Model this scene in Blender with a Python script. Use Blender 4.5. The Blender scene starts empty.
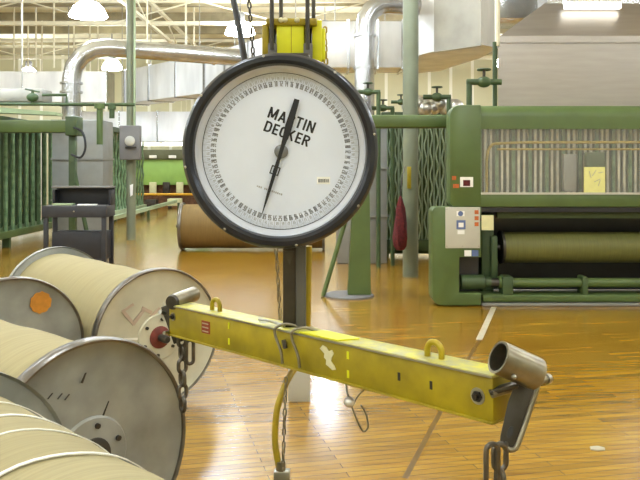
import bpy, bmesh, math, random
from mathutils import Vector, Matrix
random.seed(7)
PI = math.pi
C = bpy.context.scene.collection
F = 760.0          # focal length in pixels of a 640 px wide frame
EYE = 1.6          # camera height
HOR = 168.0        # horizon row


def P(px, py, d):
    """world point seen at (px,py) that lies d metres in front of the lens"""
    return Vector(((px - 320) / F * d, d, EYE - (py - HOR) / F * d))


# ------------------------------------------------------------------ materials
def lin(h):
    h = h.lstrip('#')
    v = [int(h[i:i + 2], 16) / 255 for i in (0, 2, 4)]
    return tuple(c / 12.92 if c <= .04045 else ((c + .055) / 1.055) ** 2.4 for c in v) + (1,)


def mat(name, col, rough=.5, metal=0., var=.12, scale=6., bump=0., col2=None, stretch=(1, 1, 1), coat=0., detail=6):
    m = bpy.data.materials.new(name)
    m.use_nodes = True
    nt = m.node_tree
    b = nt.nodes['Principled BSDF']
    b.inputs['Roughness'].default_value = rough
    b.inputs['Metallic'].default_value = metal
    b.inputs['Coat Weight'].default_value = coat
    tc = nt.nodes.new('ShaderNodeTexCoord')
    mp = nt.nodes.new('ShaderNodeMapping')
    mp.inputs['Scale'].default_value = stretch
    n = nt.nodes.new('ShaderNodeTexNoise')
    n.inputs['Scale'].default_value = scale
    n.inputs['Detail'].default_value = detail
    nt.links.new(tc.outputs['Object'], mp.inputs[0])
    nt.links.new(mp.outputs[0], n.inputs['Vector'])
    r = nt.nodes.new('ShaderNodeValToRGB')
    a = lin(col)
    if col2:
        c0, c1 = a, lin(col2)
    else:
        c0 = tuple(x * (1 - var) for x in a[:3]) + (1,)
        c1 = tuple(min(1, x * (1 + var)) for x in a[:3]) + (1,)
    r.color_ramp.elements[0].color = c0
    r.color_ramp.elements[1].color = c1
    r.color_ramp.elements[0].position = .35
    r.color_ramp.elements[1].position = .65
    nt.links.new(n.outputs['Fac'], r.inputs[0])
    nt.links.new(r.outputs[0], b.inputs['Base Color'])
    if bump:
        bp = nt.nodes.new('ShaderNodeBump')
        bp.inputs['Strength'].default_value = bump
        bp.inputs['Distance'].default_value = .01
        nt.links.new(n.outputs['Fac'], bp.inputs['Height'])
        nt.links.new(bp.outputs[0], b.inputs['Normal'])
    return m


def emis(name, col, s):
    m = bpy.data.materials.new(name)
    m.use_nodes = True
    b = m.node_tree.nodes['Principled BSDF']
    b.inputs['Base Color'].default_value = lin(col)
    b.inputs['Emission Color'].default_value = lin(col)
    b.inputs['Emission Strength'].default_value = s
    return m


def floor_mat():
    m = bpy.data.materials.new('maple_strip_floor')
    m.use_nodes = True
    nt = m.node_tree
    N, L = nt.nodes.new, nt.links.new
    b = nt.nodes['Principled BSDF']
    tc = N('ShaderNodeTexCoord')
    mp = N('ShaderNodeMapping')
    mp.inputs['Rotation'].default_value = (0, 0, -math.radians(14))
    L(tc.outputs['Object'], mp.inputs[0])
    br = N('ShaderNodeTexBrick')
    br.offset = .37
    br.inputs['Scale'].default_value = 1.0
    br.inputs['Brick Width'].default_value = 1.1
    br.inputs['Row Height'].default_value = .062
    br.inputs['Mortar Size'].default_value = .0022
    br.inputs['Mortar Smooth'].default_value = .4
    br.inputs['Bias'].default_value = .0
    br.inputs['Color1'].default_value = lin('#c29b34')
    br.inputs['Color2'].default_value = lin('#9f7b20')
    br.inputs['Mortar'].default_value = lin('#77571c')
    L(mp.outputs[0], br.inputs['Vector'])
    # grain along the boards
    mp2 = N('ShaderNodeMapping')
    mp2.inputs['Rotation'].default_value = (0, 0, -math.radians(14))
    mp2.inputs['Scale'].default_value = (.9, 14, 1)
    L(tc.outputs['Object'], mp2.inputs[0])
    ns = N('ShaderNodeTexNoise')
    ns.inputs['Scale'].default_value = 2.2
    ns.inputs['Detail'].default_value = 8
    L(mp2.outputs[0], ns.inputs['Vector'])
    rp = N('ShaderNodeValToRGB')
    rp.color_ramp.elements[0].position = .3
    rp.color_ramp.elements[0].color = lin('#bfa468')
    rp.color_ramp.elements[1].position = .7
    rp.color_ramp.elements[1].color = lin('#fdf8e4')
    L(ns.outputs['Fac'], rp.inputs[0])
    mx = N('ShaderNodeMix')
    mx.data_type = 'RGBA'
    mx.blend_type = 'MULTIPLY'
    mx.inputs['Factor'].default_value = .75
    L(br.outputs['Color'], mx.inputs['A'])
    L(rp.outputs[0], mx.inputs['B'])
    # broad wear
    n2 = N('ShaderNodeTexNoise')
    n2.inputs['Scale'].default_value = .9
    n2.inputs['Detail'].default_value = 4
    L(tc.outputs['Object'], n2.inputs['Vector'])
    rp2 = N('ShaderNodeValToRGB')
    rp2.color_ramp.elements[0].position = .3
    rp2.color_ramp.elements[0].color = lin('#e0cfae')
    rp2.color_ramp.elements[1].position = .7
    rp2.color_ramp.elements[1].color = (1, 1, 1, 1)
    L(n2.outputs['Fac'], rp2.inputs[0])
    mx2 = N('ShaderNodeMix')
    mx2.data_type = 'RGBA'
    mx2.blend_type = 'MULTIPLY'
    mx2.inputs['Factor'].default_value = .6
    L(mx.outputs['Result'], mx2.inputs['A'])
    L(rp2.outputs[0], mx2.inputs['B'])
    L(mx2.outputs['Result'], b.inputs['Base Color'])
    mr = N('ShaderNodeMapRange')
    mr.inputs['To Min'].default_value = .17
    mr.inputs['To Max'].default_value = .30
    L(n2.outputs['Fac'], mr.inputs[0])
    L(mr.outputs[0], b.inputs['Roughness'])
    b.inputs['Specular IOR Level'].default_value = .6
    b.inputs['Coat Weight'].default_value = .45
    b.inputs['Coat Roughness'].default_value = .14
    bp = N('ShaderNodeBump')
    bp.inputs['Strength'].default_value = .12
    bp.inputs['Distance'].default_value = .004
    L(ns.outputs['Fac'], bp.inputs['Height'])
    L(bp.outputs[0], b.inputs['Normal'])
    L(bp.outputs[0], b.inputs['Coat Normal'])
    return m


def strip_mat(name, c_a, c_b, axis, pitch, frac=.12, rough=.6, metal=0.):
    """panels with narrow light or dark seams every `pitch` metres along an axis"""
    m = bpy.data.materials.new(name)
    m.use_nodes = True
    nt = m.node_tree
    N, L = nt.nodes.new, nt.links.new
    b = nt.nodes['Principled BSDF']
    b.inputs['Roughness'].default_value = rough
    b.inputs['Metallic'].default_value = metal
    tc = N('ShaderNodeTexCoord')
    sp = N('ShaderNodeSeparateXYZ')
    L(tc.outputs['Object'], sp.inputs[0])
    d = N('ShaderNodeMath'); d.operation = 'DIVIDE'; d.inputs[1].default_value = pitch
    L(sp.outputs[axis], d.inputs[0])
    f = N('ShaderNodeMath'); f.operation = 'FRACT'
    L(d.outputs[0], f.inputs[0])
    lt = N('ShaderNodeMath'); lt.operation = 'LESS_THAN'; lt.inputs[1].default_value = frac
    L(f.outputs[0], lt.inputs[0])
    n = N('ShaderNodeTexNoise'); n.inputs['Scale'].default_value = 1.3
    L(tc.outputs['Object'], n.inputs['Vector'])
    r = N('ShaderNodeValToRGB')
    a = lin(c_a)
    r.color_ramp.elements[0].color = tuple(x * .85 for x in a[:3]) + (1,)
    r.color_ramp.elements[1].color = a
    L(n.outputs['Fac'], r.inputs[0])
    mx = N('ShaderNodeMix'); mx.data_type = 'RGBA'
    L(lt.outputs[0], mx.inputs['Factor'])
    L(r.outputs[0], mx.inputs['A'])
    mx.inputs['B'].default_value = lin(c_b)
    L(mx.outputs['Result'], b.inputs['Base Color'])
    return m


M = dict(
    floor=floor_mat(),
    ceiling=mat('cream_roof_deck', '#efe9cc', .85, 0, .08, 2),
    wall=strip_mat('cream_wall_strips', '#d9d4ae', '#f6f3e2', 0, .95, .14),
    wallg=mat('pale_green_wall', '#9cc070', .7, 0, .08, 1.5),
    wallside=strip_mat('cream_side_wall', '#d8d3b4', '#efeedd', 1, 1.2, .1),
    purlin=mat('grey_brown_steel', '#a0967a', .7, 0, .15, 3),
    truss=mat('cream_steel', '#e6e0c8', .6, 0, .08, 3),
    green=mat('machine_green', '#536636', .42, 0, .10, 3),
    green_d=mat('dark_machine_green', '#3f5230', .5, 0, .14, 5),
    green_l=mat('light_green_bars', '#7c9870', .5, 0, .2, 7, col2='#55734e'),
    green_far=mat('bright_green_paint', '#93b85c', .5, 0, .08, 2),
    green_pale=mat('pale_green_paint', '#9fb08a', .5, 0, .10, 3),
    post=mat('sage_post_paint', '#767c66', .45, 0, .07, 4),
    mesh_wire=mat('pale_green_wire', '#9fb092', .4, .2, .15, 9),
    galv=mat('galvanised_steel', '#b9babb', .24, .85, .16, 3.5),
    duct=strip_mat('duct_sheet', '#c9c8c6', '#f0efec', 0, .62, .05, .42, .75),
    ductw=mat('white_duct_sheet', '#dededd', .38, .3, .12, 2.2, stretch=(1, 1, .3)),
    duct_d=mat('dull_duct_sheet', '#a7a59c', .5, .6, .10, 2.5),
    hood=mat('brushed_hood_steel', '#a69f98', .36, .85, .05, 2, stretch=(1, 1, 9)),
    grey_box=mat('grey_enclosure_paint', '#747270', .55, 0, .05, 4),
    grey_dark=mat('dark_grey_plate', '#5c5a58', .5, .2, .1, 8),
    grey_sheet=mat('grey_sheet_metal', '#8e8f8a', .5, .3, .08, 3),
    dark=mat('black_tray_paint', '#232328', .55, 0, .15, 6),
    cart=mat('charcoal_cart_paint', '#34353a', .5, .1, .15, 6),
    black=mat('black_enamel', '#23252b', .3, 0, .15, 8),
    rim=mat('dial_rim_enamel', '#23262f', .28, .2, .15, 12),
    bezel=mat('dial_bezel_grey', '#d2d7e4', .4, 0, .03, 10),
    face=mat('dial_white', '#dce4f4', .5, 0, .03, 5),
    ink=mat('black_ink', '#1d1e22', .6, 0, .1, 20),
    ink_g=mat('grey_ink', '#a3a4a8', .6, 0, .1, 20),
    hubm=mat('hub_grey', '#76787a', .4, .4, .1, 20),
    ink_n=mat('numeral_ink', '#6a6b70', .6, 0, .1, 20),
    paper=mat('white_paper', '#f2f2ee', .7, 0, .03, 20),
    yellow=mat('worn_yellow_paint', '#ad9913', .45, 0, .1, 9, col2='#8c7b0e', bump=.05),
    yellow_b=mat('bright_yellow_paint', '#e0df1c', .45, 0, .1, 8),
    yellow_t=mat('scuffed_top_paint', '#c4bd34', .45, 0, .1, 26, col2='#a39f6c'),
    yellow_h=mat('yellow_hose_rubber', '#a68e1c', .5, 0, .12, 14),
    scuff=mat('bare_scuffed_primer', '#dcd6ae', .6, 0, .05, 30),
    red_label=mat('red_label', '#8e3a1e', .6, 0, .15, 60),
    steel=mat('worn_dark_steel', '#8a8370', .34, .85, .25, 14, bump=.05),
    steel_d=mat('dark_oiled_steel', '#4a4640', .4, .7, .25, 10),
    steel_l=mat('bright_steel', '#a8a69c', .28, .9, .12, 12),
    chain=mat('chain_steel', '#69635a', .4, .85, .25, 30),
    bar=mat('brown_black_bar', '#3f382f', .45, .4, .2, 9),
    yarn=mat('ecru_yarn', '#a0956f', .9, 0, .08, 3, bump=.15, stretch=(1, 40, 1)),
    yarn_o=mat('old_gold_yarn', '#7d6434', .75, 0, .1, 3, stretch=(1, 30, 1)),
    yarn_g=mat('olive_warp_yarn', '#6b6a34', .6, 0, .12, 3, stretch=(40, 1, 1)),
    flange=mat('worn_grey_flange', '#a8aaa4', .38, .2, .12, 2.6, col2='#7b7d78'),
    flange_c=mat('cream_painted_flange', '#cfcbb4', .45, .1, .1, 3, col2='#b5b19b'),
    flange_rim=mat('flange_rim_steel', '#77726a', .34, .8, .2, 9),
    rust=mat('rust_stain', '#c58227', .7, 0, .15, 18),
    smear=mat('pinkish_smear', '#b7a28f', .7, 0, .08, 12),
    redhub=mat('red_painted_hub', '#74342b', .55, .1, .25, 24),
    tape=mat('white_tape', '#eceadf', .6, 0, .04, 14),
    floortape=mat('worn_floor_tape', '#b5ab92', .6, 0, .08, 14),
    dark_line=mat('dark_floor_line', '#6b4f18', .3, 0, .15, 14),
    note=mat('yellow_note_paper', '#e3e196', .8, 0, .04, 14),
    cream=mat('cream_sign', '#dcd9a8', .7, 0, .04, 14),
    panelw=mat('cream_panel', '#bfbdb0', .5, 0, .03, 6),
    blue=mat('blue_print', '#5d6f9e', .6, 0, .1, 30),
    orange=mat('orange_print', '#b8602a', .6, 0, .1, 30),
    orange_rail=mat('orange_yellow_rail', '#e0a820', .45, 0, .06, 6),
    redcloth=mat('dark_red_cloth', '#5e1c1e', .9, 0, .25, 30, bump=.5),
    wood=mat('pale_wood', '#b59a63', .6, 0, .1, 4, stretch=(1, 20, 20)),
    backpanel=mat('machine_back', '#5c5f45', .6, 0, .15, 2),
    rodm=mat('steel_green_rod', '#d2d1bd', .35, .3, .15, 8),
    foil=mat('foil_wrap', '#d8d8d4', .3, .8, .15, 18, bump=.6),
    brownstuff=mat('brown_clutter', '#6e4b30', .7, 0, .3, 8),
    lamp=emis('lamp_glass', '#f2faff', 80.0),
    tube=emis('fluorescent_tube', '#fffef6', 5.0),
)


def acrylic():
    m = bpy.data.materials.new('clear_acrylic')
    m.use_nodes = True
    nt = m.node_tree
    nt.nodes.remove(nt.nodes['Principled BSDF'])
    o = nt.nodes['Material Output']
    t = nt.nodes.new('ShaderNodeBsdfTransparent')
    g = nt.nodes.new('ShaderNodeBsdfGlossy')
    g.inputs['Roughness'].default_value = .12
    d = nt.nodes.new('ShaderNodeBsdfDiffuse')
    d.inputs['Color'].default_value = (.8, .8, .78, 1)
    a = nt.nodes.new('ShaderNodeMixShader'); a.inputs[0].default_value = .5
    nt.links.new(g.outputs[0], a.inputs[1]); nt.links.new(d.outputs[0], a.inputs[2])
    x = nt.nodes.new('ShaderNodeMixShader'); x.inputs[0].default_value = .13
    nt.links.new(t.outputs[0], x.inputs[1]); nt.links.new(a.outputs[0], x.inputs[2])
    nt.links.new(x.outputs[0], o.inputs['Surface'])
    return m


M['acrylic'] = acrylic()


# ------------------------------------------------------------------ mesh helpers
def frame_of(direction):
    z = Vector(direction).normalized()
    a = Vector((0, 0, 1)) if abs(z.z) < .95 else Vector((1, 0, 0))
    x = a.cross(z).normalized()
    return x, z.cross(x), z


class MB:
    def __init__(s):
        s.bm = bmesh.new()

    def _take(s, o):
        me = bpy.data.meshes.new('tmp')
        o.to_mesh(me)
        o.free()
        s.bm.from_mesh(me)
        bpy.data.meshes.remove(me)
        return s

    def box(s, lo, hi, bev=0., rot=None, seg=2):
        b = bmesh.new()
        lo, hi = Vector(lo), Vector(hi)
        c, d = (lo + hi) / 2, hi - lo
        bmesh.ops.create_cube(b, size=1)
        bmesh.ops.scale(b, vec=d, verts=b.verts)
        if bev:
            bmesh.ops.bevel(b, geom=b.edges[:], offset=min(bev, min(abs(x) for x in d) * .45), segments=seg, affect='EDGES', profile=.5)
        if rot is not None:
            bmesh.ops.rotate(b, matrix=rot, verts=b.verts)
        bmesh.ops.translate(b, vec=c, verts=b.verts)
        return s._take(b)

    def obox(s, a, b_, w, h, up=(0, 0, 1), bev=0.):
        """bar of section w x h from a to b_, h measured along up"""
        a, b_ = Vector(a), Vector(b_)
        y = (b_ - a).normalized()
        x = y.cross(Vector(up)).normalized()
        z = x.cross(y)
        b = bmesh.new()
        bmesh.ops.create_cube(b, size=1)
        bmesh.ops.scale(b, vec=(w, (b_ - a).length, h), verts=b.verts)
        if bev:
            bmesh.ops.bevel(b, geom=b.edges[:], offset=bev, segments=2, affect='EDGES', profile=.5)
        m = Matrix((x, y, z)).transposed().to_4x4()
        m.translation = (a + b_) / 2
        bmesh.ops.transform(b, matrix=m, verts=b.verts)
        return s._take(b)

    def tube(s, pts, r, n=10, cap=True, closed=False, up=None):
        pts = [Vector(p) for p in pts]
        rs = r if isinstance(r, (list, tuple)) else [r] * len(pts)
        b = bmesh.new()
        rings = []
        k = len(pts)
        px = None
        for i, p in enumerate(pts):
            if closed:
                t = pts[(i + 1) % k] - pts[i - 1]
            else:
                t = pts[min(i + 1, k - 1)] - pts[max(i - 1, 0)]
            t.normalize()
            if px is None:
                x = frame_of(t)[0]
            else:
                x = (px - t * px.dot(t)).normalized()
            px = x
            y = t.cross(x)
            rings.append([b.verts.new(p + (x * math.cos(2 * PI * j / n) + y * math.sin(2 * PI * j / n)) * rs[i]) for j in range(n)])
        for i in range(k if closed else k - 1):
            A, B = rings[i], rings[(i + 1) % k]
            for j in range(n):
                b.faces.new((A[j], A[(j + 1) % n], B[(j + 1) % n], B[j]))
        if cap and not closed:
            b.faces.new(rings[0][::-1])
            b.faces.new(rings[-1])
        return s._take(b)

    def lathe(s, prof, origin=(0, 0, 0), axis=(0, 0, 1), n=48):
        """profile of (radius, height along axis)"""
        x, y, z = frame_of(axis)
        o = Vector(origin)
        b = bmesh.new()
        rings = []
        for r, h in prof:
            if r < 1e-6:
                rings.append([b.verts.new(o + z * h)])
            else:
                rings.append([b.verts.new(o + z * h + (x * math.cos(2 * PI * j / n) + y * math.sin(2 * PI * j / n)) * r) for j in range(n)])
        for A, B in zip(rings, rings[1:]):
            if len(A) == 1 and len(B) == 1:
                continue
            for j in range(n):
                j2 = (j + 1) % n
                if len(A) == 1:
                    b.faces.new((A[0], B[j2], B[j]))
                elif len(B) == 1:
                    b.faces.new((A[j], A[j2], B[0]))
                else:
                    b.faces.new((A[j], A[j2], B[j2], B[j]))
        return s._take(b)

    def prism(s, poly, lo, hi, bev=0.):
        """vertical prism on an (x,y) polygon, or any 3-D polygon extruded by vector when lo is a Vector"""
        b = bmesh.new()
        if isinstance(lo, Vector):
            A = [b.verts.new(Vector(p)) for p in poly]
            B = [b.verts.new(Vector(p) + lo) for p in poly]
        else:
            A = [b.verts.new((p[0], p[1], lo)) for p in poly]
            B = [b.verts.new((p[0], p[1], hi)) for p in poly]
        k = len(A)
        b.faces.new(A[::-1])
        b.faces.new(B)
        for i in range(k):
            b.faces.new((A[i], A[(i + 1) % k], B[(i + 1) % k], B[i]))
        bmesh.ops.recalc_face_normals(b, faces=b.faces)
        if bev:
            bmesh.ops.bevel(b, geom=b.edges[:], offset=bev, segments=2, affect='EDGES', profile=.5)
        return s._take(b)

    def ball(s, c, r, sc=(1, 1, 1)):
        b = bmesh.new()
        bmesh.ops.create_uvsphere(b, u_segments=16, v_segments=10, radius=r)
        bmesh.ops.scale(b, vec=sc, verts=b.verts)
        bmesh.ops.translate(b, vec=c, verts=b.verts)
        return s._take(b)

    def raw(s, verts, faces):
        b = bmesh.new()
        vs = [b.verts.new(v) for v in verts]
        for f in faces:
            b.faces.new([vs[i] for i in f])
        return s._take(b)

    def build(s, name, m, parent=None, local=False, smooth=True):
        me = bpy.data.meshes.new(name)
        bm = s.bm
        bmesh.ops.recalc_face_normals(bm, faces=bm.faces)
        if parent is not None and not local:
            bmesh.ops.transform(bm, matrix=wm(parent).inverted(), verts=bm.verts)
        bm.to_mesh(me)
        bm.free()
        me.materials.append(m)
        if smooth:
            me.shade_smooth()
            me.set_sharp_from_angle(angle=math.radians(38))
        o = bpy.data.objects.new(name, me)
        C.objects.link(o)
        if parent is not None:
            o.parent = parent
        return o


def wm(o):
    m = o.matrix_basis.copy()
    return (wm(o.parent) @ m) if o.parent else m


def thing(name, label, cat, loc=(0, 0, 0), rotz=0., group=None):
    o = bpy.data.objects.new(name, None)
    o.empty_display_size = .1
    C.objects.link(o)
    o.location = loc
    o.rotation_euler = (0, 0, rotz)
    return tag(o, label, cat, group)


def tag(o, label, cat, group=None, kind=None):
    o['label'] = label
    o['category'] = cat
    if group:
        o['group'] = group
    if kind:
        o['kind'] = kind
    return o


def struct(o, label=None, cat=None):
    o['kind'] = 'structure'
    if label:
        o['label'] = label
        o['category'] = cat
    return o


def dup(root, loc, rotz=0., label=None):
    r = root.copy()
    C.objects.link(r)
    r.location = loc
    r.rotation_euler = (0, 0, rotz)
    if label:
        r['label'] = label
    for ch in list(root.children):
        c = ch.copy(); C.objects.link(c); c.parent = r
        for g in ch.children:
            d = g.copy(); C.objects.link(d); d.parent = c
    return r


def text_mb(txt, size, bold=0., sx=1., spacing=1., depth=.0006):
    cu = bpy.data.curves.new('txt', 'FONT')
    cu.body = txt
    cu.size = size
    cu.offset = bold
    cu.space_character = spacing
    cu.extrude = depth
    cu.align_x = 'CENTER'
    cu.align_y = 'CENTER'
    o = bpy.data.objects.new('txt', cu)
    C.objects.link(o)
    dg = bpy.context.evaluated_depsgraph_get()
    me = bpy.data.meshes.new_from_object(o.evaluated_get(dg))
    bpy.data.objects.remove(o)
    b = bmesh.new()
    b.from_mesh(me)
    bpy.data.meshes.remove(me)
    bmesh.ops.scale(b, vec=(sx, 1, 1), verts=b.verts)
    return b


def bez(pts, n=8):
    """smooth polyline through points (Catmull-Rom)"""
    pts = [Vector(p) for p in pts]
    q = [pts[0] * 2 - pts[1]] + pts + [pts[-1] * 2 - pts[-2]]
    out = []
    for i in range(1, len(q) - 2):
        a, b, c, d = q[i - 1:i + 3]
        for k in range(n):
            t = k / n
            out.append(.5 * ((2 * b) + (c - a) * t + (2 * a - 5 * b + 4 * c - d) * t * t + (3 * b - a - 3 * c + d) * t ** 3))
    out.append(pts[-1])
    return out


def link_mb(L, W, r, ax, up, c, n=8):
    """one chain link: stadium of outer length L along up, width W along ax"""
    ax, up, c = Vector(ax).normalized(), Vector(up).normalized(), Vector(c)
    R = W / 2 - r
    h = L / 2 - r - R
    pts = []
    for k in range(9):
        a = PI * k / 8
        pts.append(c + up * (h + R * math.sin(a)) + ax * R * math.cos(a))
    for k in range(9):
        a = PI + PI * k / 8
        pts.append(c + up * (-h + R * math.sin(a)) + ax * R * math.cos(a))
    m = MB()
    m.tube(pts, r, n, closed=True)
    return m


# ------------------------------------------------------------------ the setting
X0, X1, Y0, Y1, H = -16.0, 14.0, -4.0, 33.5, 6.7
struct(MB().box((X0, Y0, -.1), (X1, Y1, 0)).build('floor', M['floor'], smooth=False))
struct(MB().box((X0, Y0, H), (X1, Y1, H + .15)).build('ceiling', M['ceiling'], smooth=False))
struct(MB().box((X0 - .2, Y0 - .2, 0), (X0, Y1 + .2, H)).build('wall_left', M['wallside'], smooth=False))
struct(MB().box((X1, Y0 - .2, 0), (X1 + .2, Y1 + .2, H)).build('wall_right', M['wallside'], smooth=False))
struct(MB().box((X0, Y1, 0), (X1, Y1 + .2, H)).build('wall_back', M['wall'], smooth=False))
struct(MB().box((X0, Y0 - .2, 0), (X1, Y0, H)).build('wall_front', M['wallside'], smooth=False))
# roof purlins run across the hall, one trim object each
k = 0
for y in (17.2, 19.0, 20.8, 22.8, 25.0, 27.4, 30.0, 32.4):
    k += 1
    struct(MB().box((X0, y - .07, H - .26), (X1, y + .07, H)).build('trim_%d' % k, M['purlin'], smooth=False))

# ------------------------------------------------------------------ roof trusses (along the hall)
def truss(x, y0, y1, label):
    t = thing('roof_truss', label, 'roof truss', (x, y0, H - 1.0), 0, 'steel roof trusses')
    MB().box((x - .05, y0, H - .36), (x + .05, y1, H - .26)).build('top_chord', M['truss'], t)
    MB().box((x - .05, y0, H - 1.0), (x + .05, y1, H - .92)).build('bottom_chord', M['truss'], t)
    w = MB()
    n = int((y1 - y0) / 2.2)
    for i in range(n):
        a, b = y0 + (y1 - y0) * i / n, y0 + (y1 - y0) * (i + 1) / n
        za, zb = (H - .96, H - .3) if i % 2 == 0 else (H - .3, H - .96)
        w.obox((x, a, za), (x, b, zb), .035, .035, (1, 0, 0))
    w.build('lattice_web', M['truss'], t)
    return t


def truss_x(y, x0, x1, label):
    t = thing('roof_truss', label, 'roof truss', (x0, y, H - 1.0), 0, 'steel roof trusses')
    MB().box((x0, y - .05, H - .36), (x1, y + .05, H - .26)).build('top_chord', M['truss'], t)
    MB().box((x0, y - .05, H - 1.0), (x1, y + .05, H - .9)).build('bottom_chord', M['truss'], t)
    w = MB()
    n = int((x1 - x0) / 2.4)
    for i in range(n):
        a, b = x0 + (x1 - x0) * i / n, x0 + (x1 - x0) * (i + 1) / n
        za, zb = (H - .96, H - .3) if i % 2 == 0 else (H - .3, H - .96)
        w.obox((a, y, za), (b, y, zb), .035, .035, (0, 1, 0))
    w.build('lattice_web', M['truss'], t)


truss_x(21.8, X0, X1, 'cream lattice roof truss crossing the hall above the big silver pipe elbow')
truss_x(28.6, X0, X1, 'far cream lattice roof truss crossing the hall close to the back wall')
truss(-4.9, 12, Y1, 'cream lattice roof truss running along the hall above the left sage post')

# hanger rods dropping from the roof to the services
hr = 0
for px, y, zb in ((14, 24, 4.6), (22, 20, 4.3), (28, 27, 4.9), (36, 23, 4.65), (42, 25, 4.3), (54, 22, 4.5),
                  (74, 26, 4.4), (90, 24, 4.4), (98, 25, 4.4), (147, 21, 4.5), (186, 20, 4.5), (194, 24, 4.5)):
    x = (px - 320) / F * y
    o = MB().tube([(x, y, zb), (x, y, H)], .028, 8).build('hanger_rod', M['truss'])
    hr += 1
    tag(o, 'thin cream hanger rod dropping from the roof among the other thin rods at upper left', 'hanger rod', 'thin hanger rods')

# ------------------------------------------------------------------ high-bay lamps
LAMPN = 0


def lamp(x, y, z=5.5, label='', r=.3, light=1.0):
    global LAMPN
    t = thing('high_bay_lamp', label, 'lamp', (x, y, z), 0, 'high bay lamps')
    MB().lathe([(0, 0), (r, 0), (r * 1.02, .03), (r * .8, .22), (r * .5, .34), (0, .36)], (x, y, z), n=24).build('lamp_shade', M['lamp'], t)
    MB().lathe([(0, .36), (.13, .36), (.13, .6), (.04, .64), (0, .64)], (x, y, z), n=16).build('ballast_housing', M['grey_box'], t)
    MB().tube([(x, y, z + .6), (x, y, H)], .02, 6).build('stem', M['grey_box'], t)
    if light:
        ld = bpy.data.lights.new('lamp_light', 'AREA')
        ld.shape = 'DISK'
        ld.size = r * 2
        ld.energy = LE * light * (1.35 if y > 17 else 1.0)
        ld.color = (.77, .94, 1.22)
        ld.spread = PI
        lo = bpy.data.objects.new('lamp_light', ld)
        C.objects.link(lo)
        lo.location = (0, 0, -.03)
        lo.parent = t
    LAMPN += 1


LE = 78.0
lamp(-5.55, 18.2, 5.22, 'large glaring high bay lamp near the top edge, above the silver pipe elbow', .44, 1.5)
lamp(-2.26, 21.5, 5.38, 'glaring high bay lamp beside the upper left edge of the dial', .42, 1.5)
lamp(.15, 23.3, 5.5, 'high bay lamp behind the yellow hook block', .33)
lamp(-7.5, 27.4, 5.15, 'high bay lamp glowing just under the horizontal silver pipe', .36)
lamp(-11.5, 30.0, 5.2, 'smaller high bay lamp at far left above the white duct', .36)
lamp(4.6, 24.0, 5.5, 'high bay lamp hidden behind the right hand ducts', .33)
lamp(2.5, 29.0, 5.5, 'added unseen high bay lamp brightening the back wall behind the middle right duct', .33)  # added lamp, out of sight, to brighten the right of the back wall
lamp(7.0, 29.0, 5.5, 'added unseen high bay lamp brightening the back wall behind the exhaust hood', .33)  # second added lamp for the back wall, hidden by the hood
lamp(9.5, 20.0, 5.5, 'high bay lamp above the back of the green machine', .33)
NEAR = .72
for x in (-12.0, -7.0, -2.0, 3.0, 8.0):
    for y in (-1.5, 4.0, 9.5, 14.5):
        lamp(.9 if (x, y) == (3.0, 9.5) else x, y, 5.5, 'high bay lamp hanging overhead in the near part of the hall', .3, NEAR if y < 6 else (1.0 if y < 12 else 1.6))

# ------------------------------------------------------------------ support posts
t = thing('support_post', 'tall sage green round post carrying the grey switch box', 'post', (-4.2, 16.9, 0))
MB().lathe([(0, 0), (.1, 0), (.1, H), (0, H)], (-4.2, 16.9, 0), n=20).build('shaft', M['post'], t)
tag(MB().tube([(-4.08, 16.72, 2.35), (-4.08, 16.72, H)], .022, 8).build('electrical_conduit', M['green_pale']),
    'thin conduit pipe rising along the left sage post', 'conduit')
b = thing('switch_box', 'grey metal switch box with round pale dial on the left sage post', 'electrical box', (-4.17, 16.72, 1.78))
bd = MB().box((-4.385, 16.6, 1.78), (-3.94, 16.8, 2.53), .02).build('enclosure', M['grey_box'], b)
MB().lathe([(0, 0), (.11, 0), (.11, -.03), (.08, -.05), (0, -.05)], (-4.15, 16.6, 2.19), (0, 1, 0), 24).build('round_knob', M['panelw'], b)
MB().box((-4.25, 16.56, 2.03), (-4.0, 16.6, 2.07), .005).build('latch', M['steel_d'], b)
tag(MB().prism([(-4.2, 16.785, 1.22), (-4.13, 16.785, 1.25), (-4.14, 16.785, 1.0), (-4.19, 16.785, .97)], Vector((0, .012, 0)), None).build('paper_tag', M['paper']),
    'white paper tag stuck low on the left sage post', 'tag')

t = thing('support_post', 'sage green round post with the dark red duster hanging on it', 'post', (1.335, 11.2, 0))
MB().lathe([(0, 0), (.115, 0), (.115, H), (0, H)], (1.335, 11.2, 0), n=20).build('shaft', M['post'], t)
tag(MB().box((1.27, 11.075, 1.3), (1.33, 11.088, 1.62), .003).build('yellow_tag', M['yellow']), 'narrow yellow tag on the right sage post', 'tag')
# red duster
d = thing('red_duster', 'dark red cloth duster hanging on the right sage post', 'duster', (1.16, 10.96, .43))
prof = [(.012, 1.2), (.03, 1.14), (.06, 1.02), (.085, .8), (.1, .6), (.09, .48), (.05, .42), (0, .41)]
m = MB(); m.lathe(prof, (1.16, 10.96, 0), n=14)
for v in m.bm.verts:
    a = math.atan2(v.co.y - 10.96, v.co.x - 1.16)
    f = 1 + .18 * math.sin(a * 5 + v.co.z * 9)
    v.co.x = 1.16 + (v.co.x - 1.16) * f; v.co.y = 10.96 + (v.co.y - 10.96) * f
m.build('cloth_head', M['redcloth'], d)
MB().tube([(1.16, 10.96, 1.15), (1.18, 10.98, 1.45), (1.24, 11.08, 1.62)], .008, 6).build('cord', M['steel_d'], d)

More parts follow.
